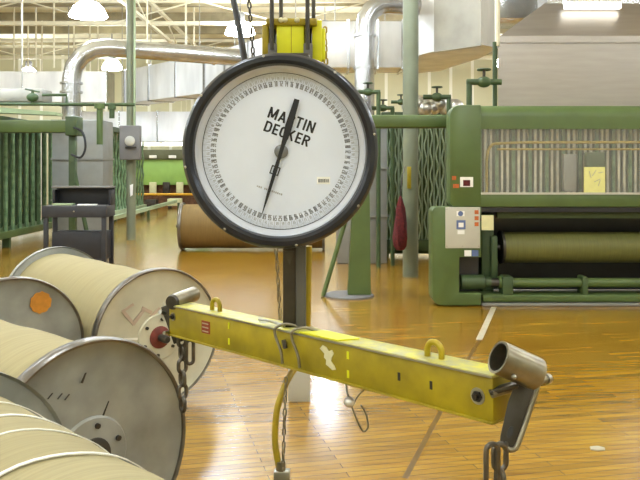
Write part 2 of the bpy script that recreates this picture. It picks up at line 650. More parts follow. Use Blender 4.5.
# ------------------------------------------------------------------ left side: risers, pipe, creel, ducts
r1 = thing('exhaust_riser', 'grey rectangular exhaust riser behind the charcoal cart', 'exhaust duct', (-5.25, 16.8, 0))
MB().box((-5.82, 16.5, 0), (-4.71, 17.3, 2.64), .015).build('box_duct', M['grey_sheet'], r1)
for z in (.9, 1.8):
    MB().box((-5.84, 16.47, z - .02), (-4.69, 17.32, z + .02)).build('seam_flange', M['grey_sheet'], r1)


def elbow_pts(a, corner, b, r, n=10):
    """polyline a -> corner -> b with the corner rounded"""
    a, c, b = Vector(a), Vector(corner), Vector(b)
    u, v = (a - c).normalized(), (b - c).normalized()
    p0, p1 = c + u * r, c + v * r
    out = [a]
    for i in range(n + 1):
        s = i / n
        # quarter curve by trig blend for perpendicular legs
        out.append(p0 + (c - p0) * math.sin(s * PI / 2) + (p1 - c) * (1 - math.cos(s * PI / 2)))
    out.append(b)
    return out


pa = Vector((-5.58, 17.05, 2.6)); pc = Vector((-5.58, 17.05, 4.36)); pb = Vector((-1.15, 18.3, 4.2))
pp = thing('silver_pipe', 'fat silver exhaust pipe with an elbow running across to behind the dial', 'pipe', (-5.58, 17.05, 2.64))
pts = elbow_pts(pa, pc, pb, .78, 4)
m = MB(); m.tube(pts, .205, 28); m.build('pipe_body', M['galv'], pp)
for z in (3.3, 3.5, 3.0):
    MB().lathe([(.205, -.02), (.25, -.02), (.25, .02), (.205, .02)], (-5.58, 17.05, z), n=28).build('joint_band', M['galv'], pp)
dirp = (pb - pc).normalized()
for s in (.95, 3.2):
    q = pc + dirp * s
    MB().lathe([(.2, -.03), (.225, -.03), (.225, .03), (.2, .03)], q, dirp, 28).build('joint_band', M['galv'], pp)
# saddle tee closing the pipe into the duct it feeds

# long air duct: from far left to the middle right
def duct_run(name, label, pts2, z0, z1, w, m, cat='air duct', seam=1.2):
    t = thing(name, label, cat, (pts2[0][0], pts2[0][1], z0))
    for (ax, ay), (bx, by) in zip(pts2, pts2[1:]):
        a, b = Vector((ax, ay, (z0 + z1) / 2)), Vector((bx, by, (z0 + z1) / 2))
        MB().obox(a, b, w, z1 - z0).build('duct_section', m, t)
        L = (b - a).length
        n = max(1, int(L / seam))
        for i in range(n + 1):
            q = a + (b - a) * (i / n)
            e = (b - a).normalized() * .02
            MB().obox(q - e, q + e, w + .06, z1 - z0 + .06).build('seam_flange', M['galv'], t)
        for f_ in (.2, .8):
            q = a + (b - a) * f_
            MB().tube([(q.x, q.y, z1), (q.x, q.y, H)], .015, 6).build('hanger_strap', M['duct_d'], t)
    return t


duct_run('air_duct', 'long silver rectangular duct running from the left sage post behind the dial', [(-5.6, 23.2), (-2.69, 20.0), (-.0, 16.0)], 3.55, 4.55, .8, M['ductw'])
duct_run('air_duct', 'pale silver duct with many seams left of the left sage post', [(-12.5, 22.8), (-6.3, 22.8)], 3.55, 4.45, .8, M['ductw'])
duct_run('air_duct', 'lower silver duct crossing under the long duct left of the dial', [(-7.4, 23.9), (-1.5, 23.9)], 2.42, 3.35, .7, M['ductw'], seam=1.0)

# right riser and pipe
r2 = thing('exhaust_riser', 'grey rectangular exhaust riser standing behind the green bracket stand', 'exhaust duct', (.7, 12.9, 0))
MB().box((.285, 12.7, 0), (1.12, 13.5, 2.3), .015).build('box_duct', M['grey_sheet'], r2)
for z in (.8, 1.6):
    MB().box((.265, 12.67, z - .02), (1.14, 13.53, z + .02)).build('seam_flange', M['grey_sheet'], r2)
pp = thing('silver_pipe', 'upright silver exhaust pipe with elbow right of the yellow hook block', 'pipe', (.76, 12.95, 2.3))
pts = elbow_pts((.76, 12.95, 2.25), (.76, 12.95, 4.42), (1.85, 13.25, 4.42), .42, 4)
m = MB(); m.tube(pts, .168, 28); m.build('pipe_body', M['galv'], pp)
for z in (2.6, 3.3, 3.85):
    MB().lathe([(.165, -.02), (.195, -.02), (.195, .02), (.165, .02)], (.76, 12.95, z), n=28).build('joint_band', M['galv'], pp)

# right ducts
t = thing('air_duct', 'silver duct with vertical seams behind the upright silver pipe', 'air duct', (.1, 15.0, 3.55))
MB().box((-.05, 14.75, 3.55), (1.70, 15.6, 4.45), .01).build('duct_section', M['ductw'], t)
for x in (.3, 1.3):
    MB().tube([(x, 15.2, 4.45), (x, 15.2, H)], .015, 6).build('hanger_strap', M['duct_d'], t)
for x in (.0, .55, 1.12, 1.6):
    MB().box((x - .02, 14.71, 3.52), (x + .02, 15.63, 4.48)).build('seam_flange', M['galv'], t)
t = thing('air_duct', 'big silver duct box with corner pointing forward, above the green beam', 'air duct', (2.4, 13, 3.55))
poly = [(2.54, 12.0), (1.92, 12.67), (1.72, 13.1), (1.75, 15.8), (2.4, 15.3), (2.84, 13.5), (2.91, 12.35)]
MB().prism(poly, 3.55, 5.9, .0).build('duct_section', M['ductw'], t, smooth=False)
MB().prism([(2.54, 11.98), (1.90, 12.67), (1.93, 12.71), (2.55, 12.04)], 3.53, 5.9).build('corner_seam', M['duct_d'], t)
MB().box((1.9, 14.9, 5.9), (1.95, 14.95, H)).build('hanger_strap', M['duct_d'], t)
MB().box((2.6, 12.9, 5.9), (2.65, 12.95, H)).build('hanger_strap', M['duct_d'], t)

# creel on the left: beam in front, bars behind
cb = thing('creel_beam', 'horizontal green steel beam on a braced leg at left edge', 'beam', (-4.9, 14.3, 0))
MB().box((-7.2, 14.1, 2.26), (-4.62, 14.4, 2.49), .02).build('beam', M['green'], cb)
MB().box((-4.72, 14.06, 2.2), (-4.5, 14.44, 2.56), .02).build('end_bracket', M['green_d'], cb)
MB().box((-4.70, 14.2, 0), (-4.58, 14.34, 2.26), .01).build('post', M['green_d'], cb)
MB().tube([(-4.64, 14.25, 1.7), (-4.30, 14.25, .05)], .04, 10).build('brace', M['green_d'], cb)
MB().box((-4.8, 14.1, 0), (-4.2, 14.4, .04)).build('foot_plate', M['green_d'], cb)
MB().box((-7.15, 14.2, 0), (-7.0, 14.34, 2.26), .01).build('post', M['green_d'], cb)
MB().tube(bez([(-4.55, 14.05, 2.35), (-4.38, 14.03, 2.25), (-4.33, 14.03, 1.98), (-4.42, 14.03, 1.8), (-4.6, 14.05, 1.85)]), .022, 8).build('cable_loop', M['black'], cb)

cr = thing('creel_fence', 'green barred creel fence beneath the green beam at left edge', 'creel', (-6.3, 15, 0))
m = MB()
y = 12.35
while y < 18.4:
    m.tube([(-6.3, y, .3), (-6.3, y, 2.55)], .042, 10)
    y += .36
m.build('bar_panel', M['green_l'], cr)
m = MB()
y = 12.5
while y < 18.4:
    m.tube([(-6.85, y, .3), (-6.85, y, 2.5)], .05, 8)
    m.tube([(-6.72, y + .1, .3), (-6.72, y + .1, 2.5)], .02, 8)
    y += .2
m.build('rod_panel', M['green_d'], cr)
MB().box((-6.95, 12.1, .2), (-6.2, 18.5, .34), .01).build('bottom_rail', M['green'], cr)
MB().box((-6.95, 12.1, 2.5), (-6.2, 18.5, 2.62), .01).build('top_rail', M['green_d'], cr)
for y in (12.3, 15.3, 18.3):
    MB().box((-6.38, y - .05, 0), (-6.24, y + .05, .22)).build('leg', M['green_d'], cr)
cr2 = thing('creel_fence', 'dark green barred creel fence behind the left sage post', 'creel', (-6.1, 22, 0))
m = MB()
y = 19.0
i = 0
while y < 26.2:
    m.tube([(-6.1 + .02 * math.sin(q * 1.7 + i), y, .3 + 2.4 * q / 16) for q in range(17)], .035, 8)
    y += .34; i += 1
m.build('bar_panel', M['green_l'], cr2)
m = MB()
y = 19.2
while y < 26.2:
    m.tube([(-6.6, y, .3), (-6.6, y, 2.7)], .04, 8)
    y += .33
m.build('rod_panel', M['green_d'], cr2)
MB().box((-6.7, 18.9, .2), (-6.0, 26.3, .34)).build('bottom_rail', M['green_pale'], cr2)
MB().box((-6.7, 18.9, 2.66), (-6.0, 26.3, 2.8)).build('top_rail', M['green_d'], cr2)
for y in (19.1, 22.6, 26.1):
    MB().box((-6.16, y - .05, 0), (-6.04, y + .05, .22)).build('leg', M['green_d'], cr2)

# thin green air line with hanging droppers and a valve
al = thing('air_line', 'thin green air line with hanging droppers crossing in front of the silver pipe', 'pipe', (-5.5, 15.6, 2.9))
MB().tube([(-7.6, 15.6, 2.92), (-3.8, 15.6, 2.90)], .035, 10).build('pipe_body', M['green_d'], al)
MB().tube([(-4.52, 15.6, 2.9), (-4.52, 15.6, 2.08)], .065, 12).build('dropper', M['green'], al)
MB().lathe([(0, 0), (.11, 0), (.11, .1), (0, .1)], (-4.52, 15.6, 2.82), n=14).build('tee_fitting', M['green'], al)
MB().tube([(-4.27, 15.6, 2.9), (-4.27, 15.6, 2.62)], .055, 12).build('dropper', M['green_d'], al)
MB().lathe([(0, 0), (.08, 0), (.08, .1), (0, .1)], (-4.27, 15.6, 2.8), n=14).build('tee_fitting', M['green_d'], al)
MB().tube([(-7.55, 15.6, 2.9), (-7.55, 15.6, 0)], .04, 10).build('down_pipe', M['green_d'], al)
vv = MB(); vv.ball((-5.9, 15.6, 3.05), .09, (1.4, 1, 1)); vv.tube([(-5.9, 15.6, 2.9), (-5.9, 15.6, 3.2)], .03, 8); vv.tube([(-6.05, 15.6, 3.22), (-5.75, 15.6, 3.16)], .02, 6)
vv.build('valve', M['green_d'], al)
MB().tube([(-5.7, 15.6, 3.1), (-5.2, 15.6, 3.1), (-5.2, 15.6, 2.92)], .03, 8).build('branch_pipe', M['green_d'], al)
m = MB(); m.box((-8.2, 16.0, 3.0), (-5.85, 16.6, 3.27), .01); m.tube([(-7.6, 16.3, 3.2), (-7.6, 16.3, H)], .015, 6); m.tube([(-6.4, 16.3, 3.2), (-6.4, 16.3, H)], .015, 6)
tag(m.build('cable_tray', M['duct_d']), 'grey cable tray behind the green air line at left edge', 'cable tray')
tag(MB().prism([(-7.0, 15.0, 2.72), (-5.2, 15.0, 2.64), (-5.2, 15.0, 2.70), (-7.0, 15.0, 2.86)], Vector((0, .35, 0)), None).build('sloping_cover', M['green_pale']),
    'sloping pale green cover lying on the creel beam at left edge', 'cover')

# ------------------------------------------------------------------ charcoal tool cart
def cart():
    x0, x1, y0, y1 = -4.48, -3.47, 12.3, 12.8
    t = thing('tool_cart', 'charcoal metal work cart with a raised back, behind the yarn reels', 'cart', ((x0 + x1) / 2, y0, 0))
    for x in (x0, x1 - .07):
        for y in (y0, y1 - .06):
            MB().box((x, y, 0), (x + .07, y + .06, .95), .006).build('leg', M['cart'], t)
    MB().box((x0 - .02, y0 - .02, .80), (x1 + .02, y1, .985), .01).build('top_drawer', M['cart'], t)
    MB().box((x0 + .02, y0 + .02, .985), (x1 - .02, y1 - .1, .99)).build('work_surface', M['grey_box'], t)
    bk = MB()
    bk.box((x0 + .06, y1 - .05, .985), (x1 + .02, y1, 1.30), .006)
    bk.box((x0 + .06, y1 - .25, .985), (x0 + .1, y1, 1.24), .006)
    bk.box((x1 - .02, y1 - .25, .985), (x1 + .02, y1, 1.24), .006)
    b = bk.build('raised_back', M['dark'], t)
    MB().box((x0 + .05, y1 - .27, 1.27), (x1 + .03, y1 + .01, 1.30), .006).build('back_ledge', M['grey_box'], b)
    MB().box((x0 + .13, y0 + .03, .12), (x1 - .03, y1 - .05, .56), .01).build('lower_bin', M['dark'], t)
    MB().box((x0 + .05, y0 + .03, .10), (x1 - .03, y1 - .03, .14), .006).build('lower_shelf', M['cart'], t)
    MB().lathe([(0, 0), (.012, 0), (.012, -.02), (0, -.02)], ((x0 + x1) / 2, y0 - .02, .9), (0, 1, 0), 10).build('drawer_knob', M['steel_l'], t)
    return t


cart()
tag(MB().box((-4.35, 12.36, .99), (-4.03, 12.52, 1.02), .006).build('folded_cloth', M['green_pale']), 'folded greenish cloth lying on the left of the cart top', 'cloth')
tag(MB().box((-3.95, 12.34, .99), (-3.65, 12.5, 1.01), .004, Matrix.Rotation(.1, 3, 'Z')).build('paper_sheets', M['paper']), 'white paper sheets lying on the right of the cart top', 'paper')

# ------------------------------------------------------------------ far background beyond the fences
fm = thing('spinning_machine', 'bright green machine far beyond the left sage post', 'machine', (-7.6, 31.5, 0))
MB().box((-9.8, 31.3, .9), (-4.6, 32.6, 1.95), .03).build('green_casing', M['green_far'], fm)
MB().box((-9.8, 31.2, 1.95), (-4.6, 32.6, 2.35), .02).build('cream_top', M['backpanel'], fm)
MB().box((-9.8, 31.5, 0), (-4.6, 32.5, .9)).build('dark_base', M['brownstuff'], fm)
for i in range(9):
    x = -9.2 + i * .55
    MB().box((x, 31.15, .55), (x + .28, 31.3, 1.02), .02).build('spindle_head', M['steel_d'] if i % 2 else M['cream'], fm)
for i in range(5):
    x = -8.6 + i * .8
    MB().box((x, 31.1, 2.0), (x + .3, 31.2, 2.12), .02).build('label_card', M['paper'], fm)
rl = thing('guard_rail', 'orange yellow guard rail in front of the bright green machine', 'rail', (-6.9, 30.3, 0))
MB().tube([(-8.6, 30.3, .55), (-4.6, 30.3, .55)], .05, 10).build('rail', M['orange_rail'], rl)
for x in (-8.3, -6.5, -4.8):
    MB().tube([(x, 30.3, 0), (x, 30.3, .55)], .04, 8).build('post', M['brownstuff'], rl)
for i, (x, y, w, h, mm, lb) in enumerate(((-7.5, 29.6, .5, .42, 'brownstuff', 'low brown trolley by the orange rail, left one'), (-6.6, 29.5, .45, .36, 'steel_d', 'low dark trolley by the orange rail, middle one'), (-5.7, 29.6, .5, .4, 'cream', 'low cream trolley by the orange rail, right one'))):
    tt = thing('low_trolley', lb, 'trolley', (x, y, 0))
    MB().box((x - w / 2, y, .12), (x + w / 2, y + .5, h), .02).build('body', M[mm], tt)
    for sx in (-1, 1):
        for yy in (y + .08, y + .42):
            MB().lathe([(0, -.03), (.06, -.03), (.06, .03), (0, .03)], (x + sx * w * .38, yy, .06), (1, 0, 0), 12).build('wheel', M['black'], tt)
for z, lab, xx in ((3.02, 'upper long fluorescent tube above the bright green machine', (-9.2, -5.2)), (2.55, 'lower long fluorescent tube above the bright green machine', (-9.2, -5.0))):
    tt = thing('fluorescent_light', lab, 'light', ((xx[0] + xx[1]) / 2, 30.6, z))
    MB().box((xx[0], 30.5, z + .08), (xx[1], 30.75, z + .16)).build('housing', M['paper'], tt)
    MB().box((xx[0], 30.52, z - .06), (xx[1], 30.62, z + .08), .02).build('tube', M['tube'], tt)
    for x in (xx[0] + .4, xx[1] - .4):
        MB().tube([(x, 30.65, z + .15), (x, 30.65, H)], .012, 6).build('hanger', M['truss'], tt)
# low bench rail going back by the fence
bn = thing('kerb_rail', 'low green rail running back along the floor past the left sage post', 'rail', (-5.3, 23, 0))
MB().obox((-5.25, 18.5, .33), (-5.5, 29, .33), .12, .1).build('rail', M['green_pale'], bn)
for y in (19, 23.5, 28.5):
    MB().box((-5.35, y, 0), (-5.27, y + .08, .3)).build('leg', M['green_d'], bn)

# ------------------------------------------------------------------ yarn reels
R = .4625
YL = 1.65


def reel(name, label, loc, ang, face_m, yarn_m, L=YL, yr=.405, hub_col=None, near_hub=True):
    """axis runs from the near flange (local y=0) back to y=L; origin on the floor under the near flange"""
    t = thing(name, label, 'yarn reel', loc, ang, 'yarn reels on the floor')
    c = (0, 0, R)
    # near flange: dished disc with a rolled rim
    fl = [(.10, .012), (.16, .0), (.24, .004), (.36, .012), (.435, .006), (.452, -.004), (.452, .03), (.1, .034)]
    f1 = MB().lathe([(0, .01)] + fl + [(0, .034)], c, (0, 1, 0), 72).build('flange', face_m, t, local=True)
    MB().lathe([(.446, -.012), (.456, -.016), (R, -.006), (R, .04), (.456, .05), (.446, .046), (.444, .02), (.446, -.012)], c, (0, 1, 0), 72).build('rim', M['flange_rim'], f1, local=True)
    MB().lathe([(0, L), (.44, L), (.452, L + .005), (R, L - .01), (R, L + .04), (0, L + .04)], c, (0, 1, 0), 72).build('flange', M['flange'], t, local=True)
    pr = [(0, .034), (yr, .034)]
    for i in range(1, 12):
        pr.append((yr + .004 * math.sin(i * 1.7), .034 + (L - .034) * i / 12))
    pr += [(yr, L), (0, L)]
    MB().lathe(pr, c, (0, 1, 0), 72).build('yarn_roll', yarn_m, t, local=True)
    hb = MB().lathe([(0, -.014), (.085, -.014), (.15, -.012), (.157, -.004), (.157, .02), (0, .02)], c, (0, 1, 0), 40).build('hub_plate', M['flange_c'] if hub_col else M['flange'], t, local=True)
    for i in range(6):
        a = 2 * PI * i / 6 + .4
        MB().lathe([(0, -.024), (.011, -.024), (.011, -.01), (0, -.01)], (.12 * math.cos(a), 0, R + .12 * math.sin(a)), (0, 1, 0), 8).build('bolt', M['steel_d'], hb, local=True)
    MB().lathe([(0, -.03), (.05, -.03), (.074, -.02), (.076, -.01), (0, -.01)], c, (0, 1, 0), 28).build('hub_cap', hub_col or M['steel_d'], t, local=True)
    MB().lathe([(0, -.12), (.02, -.12), (.026, -.11), (.026, -.02), (0, -.02)], c, (0, 1, 0), 16).build('axle_stub', M['steel_d'], t, local=True)
    MB().lathe([(0, 0), (.03, 0), (.03, .09), (0, .09)], (0, L + .04, R), (0, 1, 0), 16).build('axle_stub', M['steel_d'], t, local=True)
    return t


def patch(name, pts, m, parent, y=-.003):
    """thin stain or mark lying on the near flange"""
    MB().prism([(p[0], y, R + p[1]) for p in pts], Vector((0, .004, 0)), None).build(name, m, parent, local=True)


def blob(cx, cz, r, n=18, w=.18, sx=1):
    return [(cx + sx * r * (1 + w * math.sin(i * 2.4)) * math.cos(2 * PI * i / n), cz + r * (1 + w * math.sin(i * 2.4)) * math.sin(2 * PI * i / n)) for i in range(n)]


A1, A2, A3, A4 = (math.radians(a) for a in (40, 49, 42, 45))
ra = reel('yarn_reel', 'yarn reel with cream flange and dark red hub behind the yellow beam end', (-1.085, 5.12, 0), A1, M['flange_c'], M['yarn'], L=1.8, hub_col=M['redhub'])
fa = ra.children[0]
for pts in ([(-.27, .20), (-.25, .21), (-.17, .11), (-.19, .10)], [(-.27, .21), (-.19, .25), (-.18, .235), (-.26, .195)], [(-.2, .12), (-.12, .2), (-.10, .19), (-.18, .1)], [(-.13, .2), (-.06, .16), (-.05, .18), (-.12, .22)], [(-.07, .15), (.0, .2), (.01, .19), (-.06, .13)]):
    patch('pink_smear', pts, M['smear'], fa)
patch('white_streak', [(-.30, .03), (-.14, .015), (-.14, .0), (-.30, .018)], M['tape'], fa)
rb = reel('yarn_reel', 'yarn reel with big bare grey flange in front of the cream flanged one', (-.90, 3.0, 0), A2, M['flange'], M['yarn'])
fb = rb.children[0]
for (x, z) in ((-.19, .27), (-.15, .26), (-.12, .25)):
    patch('scratch', [(x, z), (x + .02, z + .018), (x + .0215, z + .016), (x + .002, z - .002)], M['steel_d'], fb)
patch('scratch', [(.03, .12), (.075, .20), (.077, .20), (.040, .12)], M['steel_d'], fb)
patch('scratch', [(-.05, .3), (-.03, .335), (-.025, .335), (-.042, .297)], M['steel_d'], fb)
rc = reel('yarn_reel', 'yarn reel whose grey flange bears an orange rust spot, at left edge', (-1.90, 4.70, 0), A3, M['flange'], M['yarn'])
fc = rc.children[0]
patch('rust_spot', blob(.175, .285, .068, 26, .06), M['rust'], fc)
rd = reel('yarn_reel', 'nearest yarn reel bound with white tape bands, at bottom left corner', (-1.27 + YL * math.sin(A4), 2.54 - YL * math.cos(A4), 0), A4, M['flange'], M['yarn'], yr=.388)
for yy, tw in ((.86, .014), (1.06, .009), (1.21, .016), (1.40, .007)):
    m = MB()
    n = 64
    vs, fs = [], []
    for i in range(n):
        a = 2 * PI * i / n
        w = .05 * math.sin(a * 1 + yy * 5) + .008 * math.sin(a * 7 + yy * 9)
        for r_, dy in ((.3905, -tw / 2), (.3935, -tw / 2), (.3935, tw / 2), (.3905, tw / 2)):
            vs.append((r_ * math.cos(a), yy + dy + w, R + r_ * math.sin(a)))
    for i in range(n):
        j = (i + 1) % n
        for q in range(4):
            q2 = (q + 1) % 4
            fs.append((i * 4 + q, j * 4 + q, j * 4 + q2, i * 4 + q2))
    m.raw(vs, fs).build('tape_band', M['tape'], rd, local=True)
# far reel on the floor behind the dial: axis across the view
xl = (182 - 320) / F * 14.85
re_ = reel('yarn_reel', 'distant golden yarn reel lying on the floor behind the dial', (xl, 14.85, 0), -PI / 2, M['flange'], M['yarn_o'], L=2.75, yr=.425)

# ------------------------------------------------------------------ spreader beam
BL, BRt = P(168, 304, 2.95), P(492, 376, 1.86)      # top front edge ends
BL.z = 1.072; BRt.z = 1.092
bx = (BRt - BL).normalized()
by = Vector((0, 0, 1)).cross(bx).normalized()       # pointing away from the camera
bz = bx.cross(by).normalized()
BLEN = (BRt - BL).length
BH, BW = .122, .088


def B(u, v, w):
    """beam frame: u along the beam from its left end, v back from the front face, w up from the top edge"""
    return BL + bx * u + by * v + bz * w


sb = thing('spreader_beam', 'worn yellow steel lifting beam hanging across the middle', 'lifting beam', B(BLEN / 2, BW / 2, -BH))


def bbox(u0, u1, v0, v1, w0, w1, name, m, par, bev=0.):
    a = MB()
    b = bmesh.new()
    bmesh.ops.create_cube(b, size=1)
    bmesh.ops.scale(b, vec=(u1 - u0, v1 - v0, w1 - w0), verts=b.verts)
    if bev:
        bmesh.ops.bevel(b, geom=b.edges[:], offset=bev, segments=2, affect='EDGES', profile=.5)
    mt = Matrix((bx, by, bz)).transposed().to_4x4()
    mt.translation = B((u0 + u1) / 2, (v0 + v1) / 2, (w0 + w1) / 2)
    bmesh.ops.transform(b, matrix=mt, verts=b.verts)
    a._take(b)
    return a.build(name, m, par)


body = bbox(0, BLEN, .004, BW - .004, -BH + .006, -.007, 'web_box', M['yellow'], sb, .004)
bbox(-.004, BLEN + .003, -.002, BW, -.008, .001, 'top_flange', M['yellow_t'], sb, .003)
bbox(0, BLEN, -.001, BW, -BH, -BH + .007, 'bottom_flange', M['yellow'], sb, .003)


def on_face(u, w, du, dw, name, m, th=.002):
    return bbox(u - du / 2, u + du / 2, .004 - th, .0045, w - dw / 2, w + dw / 2, name, m, sb)


def ub(px):
    """distance along the beam whose front edge is seen at column px"""
    k = (px - 320) / F
    # BL.x + u bx.x = k (BL.y + u bx.y)
    return (k * BL.y - BL.x) / (bx.x - k * bx.y)


bbox(0, BLEN, -.0035, .002, -.0065, -.0015, 'worn_edge', M['steel_l'], sb)
rl_ = on_face(ub(205), -.055, .052, .045, 'red_label', M['red_label'])
for i in range(3):
    bbox(ub(205) - .02, ub(205) + .018, .0005, .0018, -.072 + .014 * i, -.068 + .014 * i, 'label_line', M['smear'], rl_)
# white bare patch
u0 = ub(327)
pl = [(-.034, .024), (-.022, .036), (-.006, .032), (.004, .022), (.018, .028), (.026, .018), (.018, .006), (.014, -.006), (.028, -.018), (.034, -.028), (.02, -.032), (.004, -.024), (-.008, -.02), (-.006, -.006), (-.016, .0), (-.014, .012)]
MB().prism([B(u0 + a, .0015, -.058 + b) for a, b in pl], by * .003, None).build('bare_patch', M['scuff'], sb)
for px_, w_ in ((228, -.03), (228, -.085), (347, -.035), (347, -.09), (398, -.06), (430, -.062)):
    on_face(ub(px_), w_, .008, .022, 'paint_chip', M['yellow_b'] if px_ < 390 else M['steel_d'])
# end bolts
def bolt(u, w, r):
    n = MB(); n.lathe([(0, -.016), (r * .55, -.016), (r * .6, -.008), (r, -.008), (r, 0), (0, 0)], B(u, .004, w), by, 6)
    o = n.build('end_bolt', M['steel_d'], sb, smooth=False)
    n = MB(); n.lathe([(0, -.002), (r * 1.5, -.002), (r * 1.5, .0015), (0, .0015)], B(u, .004, w), by, 24)
    n.build('washer', M['steel_l'], o)
bolt(BLEN - .045, -.06, .014)
bolt(.03, -.045, .011)
# lifting eyes on the top
def eye(u, name='lifting_eye'):
    c = B(u, BW * .5, 0)
    a = [c + bx * (.024 * math.cos(t_)) + bz * (.018 + .024 * math.sin(t_)) for t_ in [PI * i / 10 for i in range(11)]]
    pts = [c + bx * .024] + a + [c - bx * .024]
    MB().tube(bez(pts, 3), .0085, 10).build(name, M['yellow'], sb)
eye(ub(424)); eye(ub(206))
# yellow web strap lying over the beam
st = MB()
st.prism([B(ub(300), -.004, .0015), B(ub(338), -.004, .0015), B(ub(345), BW * .7, .0015), B(ub(310), BW * .8, .0015)], bz * .004, None)
tag(st.build('web_strap', M['yellow_b']), 'bright yellow web strap lying on the beam beside the dark bar', 'strap')

# ------------------------------------------------------------------ end hooks (pipe socket + flat arm + pin)
def pipe_mb(a, b, ro, ri, n=28):
    a, b = Vector(a), Vector(b)
    L = (b - a).length
    m = MB()
    m.lathe([(ri, 0), (ro, 0), (ro, L), (ri, L), (ri, 0)], a, b - a, n)
    return m


# right hook
h = thing('end_hook', 'dark steel pipe socket with flat arm on the right end of the yellow beam', 'hook', B(BLEN, BW / 2, -.02))
pa_ = P(502, 352, 1.80); pb_ = P(531, 373, 1.84)
sdir = (pb_ - pa_).normalized()
# socket: mouth toward upper left / camera
mouth = P(498, 357, 1.805); back = P(534, 373, 1.83)
pipe_mb(mouth, back, .040, .034).build('pipe_socket', M['steel'], h)
MB().lathe([(0, 0), (.0395, 0), (.0395, .006), (0, .006)], back, back - mouth, 28).build('socket_cap', M['steel'], h)
MB().ball(P(514, 377, 1.775), .006).build('rivet', M['steel_l'], h)
# arm: flat plate running down-left from the socket end to the chain, with a raised bright edge
def AP(px, py):
    return P(px, py, 1.875 - (py - 366) / 84 * .06)


ap = [(533, 372), (542, 364), (546, 371), (519, 446), (513, 452), (505, 451), (500, 444), (500, 437), (508, 402), (515, 384)]
back = AP(520, 400) - Vector((0, 0, EYE)); back = back.normalized()
m = MB(); m.prism([AP(*q) for q in ap], Vector((.004, .010, 0)), None, .0015)
m.build('flat_arm', M['steel_d'], h)
m = MB(); m.tube(bez([AP(538, 367), AP(543, 368), AP(541, 376), AP(530, 410), AP(518, 444), AP(512, 450), AP(506, 448)], 5), .0065, 10)
m.build('edge_bead', M['steel'], h)
sl = [AP(510 + 2.6 * math.cos(q * PI / 8) + 2.0 * math.sin(q * PI / 8), 432 + 1.0 * math.cos(q * PI / 8) - 6 * math.sin(q * PI / 8)) + Vector((0, -.0012, 0)) for q in range(16)]
MB().prism(sl, Vector((0, .001, 0)), None).build('slot', M['black'], h)
cl = AP(507, 444)
MB().tube([cl + Vector((-.012, -.02, 0)), cl + Vector((.012, .03, 0))], .006, 10).build('chain_pin', M['steel'], h)
MB().tube([P(492, 394, 1.86), P(549, 378.5, 1.93)], .010, 14).build('cross_pin', M['steel'], h)
MB().lathe([(0, 0), (.013, 0), (.013, .012), (0, .012)], P(546, 379.3, 1.925), P(552, 377.6, 1.94) - P(546, 379.3, 1.925), 16).build('pin_head', M['steel_l'], h)
MB().obox(P(489, 392, 1.87), P(517, 384, 1.87), .03, .012, (0, 0, 1), .003).build('lug_plate', M['steel_d'], h)
# left hook
h2 = thing('end_hook', 'steel pipe socket on the left end of the yellow beam', 'hook', B(0, BW / 2, 0))
pipe_mb(P(194, 294, 3.06), P(173, 302, 2.93), .030, .025).build('pipe_socket', M['steel'], h2)
MB().lathe([(0, 0), (.0295, 0), (.026, .012), (0, .016)], P(173, 302, 2.93), P(173, 302, 2.93) - P(194, 294, 3.06), 24).build('socket_cap', M['steel_d'], h2)
MB().obox(P(167, 305, 2.98), P(180, 342, 2.98), .05, .012, (0, 1, 0), .003).build('flat_arm', M['steel_d'], h2)
MB().tube([P(160, 312, 2.94), P(172, 316, 3.03)], .008, 10).build('cross_pin', M['steel_l'], h2)
MB().tube([P(164, 333, 2.93), P(174, 332, 3.0)], .007, 10).build('cross_pin', M['steel_l'], h2)
MB().prism([P(160, 314, 2.98), P(163, 302, 2.98), P(168, 316, 2.98), P(164, 322, 2.98)], Vector((0, .008, 0)), None).build('lug_plate', M['panelw'], h2)


def chain(name, label, top, n, L, W, r, d=(0, 0, -1), ax0=(1, 0, .0), drift=0., m='chain', pitch=None, cat='chain'):
    top = Vector(top)
    d = Vector(d).normalized()
    t = thing(name, label, cat, top)
    a = Vector(ax0)
    a = (a - d * a.dot(d)).normalized()
    b = d.cross(a)
    p = pitch or (L - 2 * r)
    for i in range(n):
        ph = drift * i + (PI / 2 if i % 2 else 0)
        ax = a * math.cos(ph) + b * math.sin(ph)
        link_mb(L, W, r, ax, d, top + d * (L / 2 + p * i), 8).build('link', M[m], t)
    return t


chain('lifting_chain', 'steel chain hanging from the left end of the yellow beam', P(182, 339, 2.95) + Vector((0, 0, .03)), 6, .066, .048, .0078, ax0=(.75, .6, 0), d=(.01, 0, -1))
# long open link hanging beside it
lk = link_mb(.105, .04, .007, Vector((.9, .3, 0)), (0, 0, 1), P(190, 352, 2.93))
tag(lk.build('master_link', M['chain']), 'long open steel link hanging beside the left chain', 'chain link')
chain('lifting_chain', 'steel chain hanging from the arm on the right end of the yellow beam', P(500, 441, 1.80), 7, .075, .046, .0068, ax0=(.95, .3, 0))
lk = link_mb(.115, .044, .0062, Vector((.95, .3, 0)), (0, 0, 1), P(492, 466, 1.77))
tag(lk.build('master_link', M['chain']), 'long open steel link beside the right chain at bottom edge', 'chain link')

# ------------------------------------------------------------------ dial scale
DD = 2.40
DC = P(280.5, 151, DD)
DR = .308
DY = DC.y
ds = thing('dial_scale', 'large round white dial crane scale with black rim hanging in the centre', 'crane scale', (DC.x, DC.y + .05, DC.z - DR))


def dl(prof, name, m, par, n=96):
    return MB().lathe(prof, DC, (0, 1, 0), n).build(name, m, par)


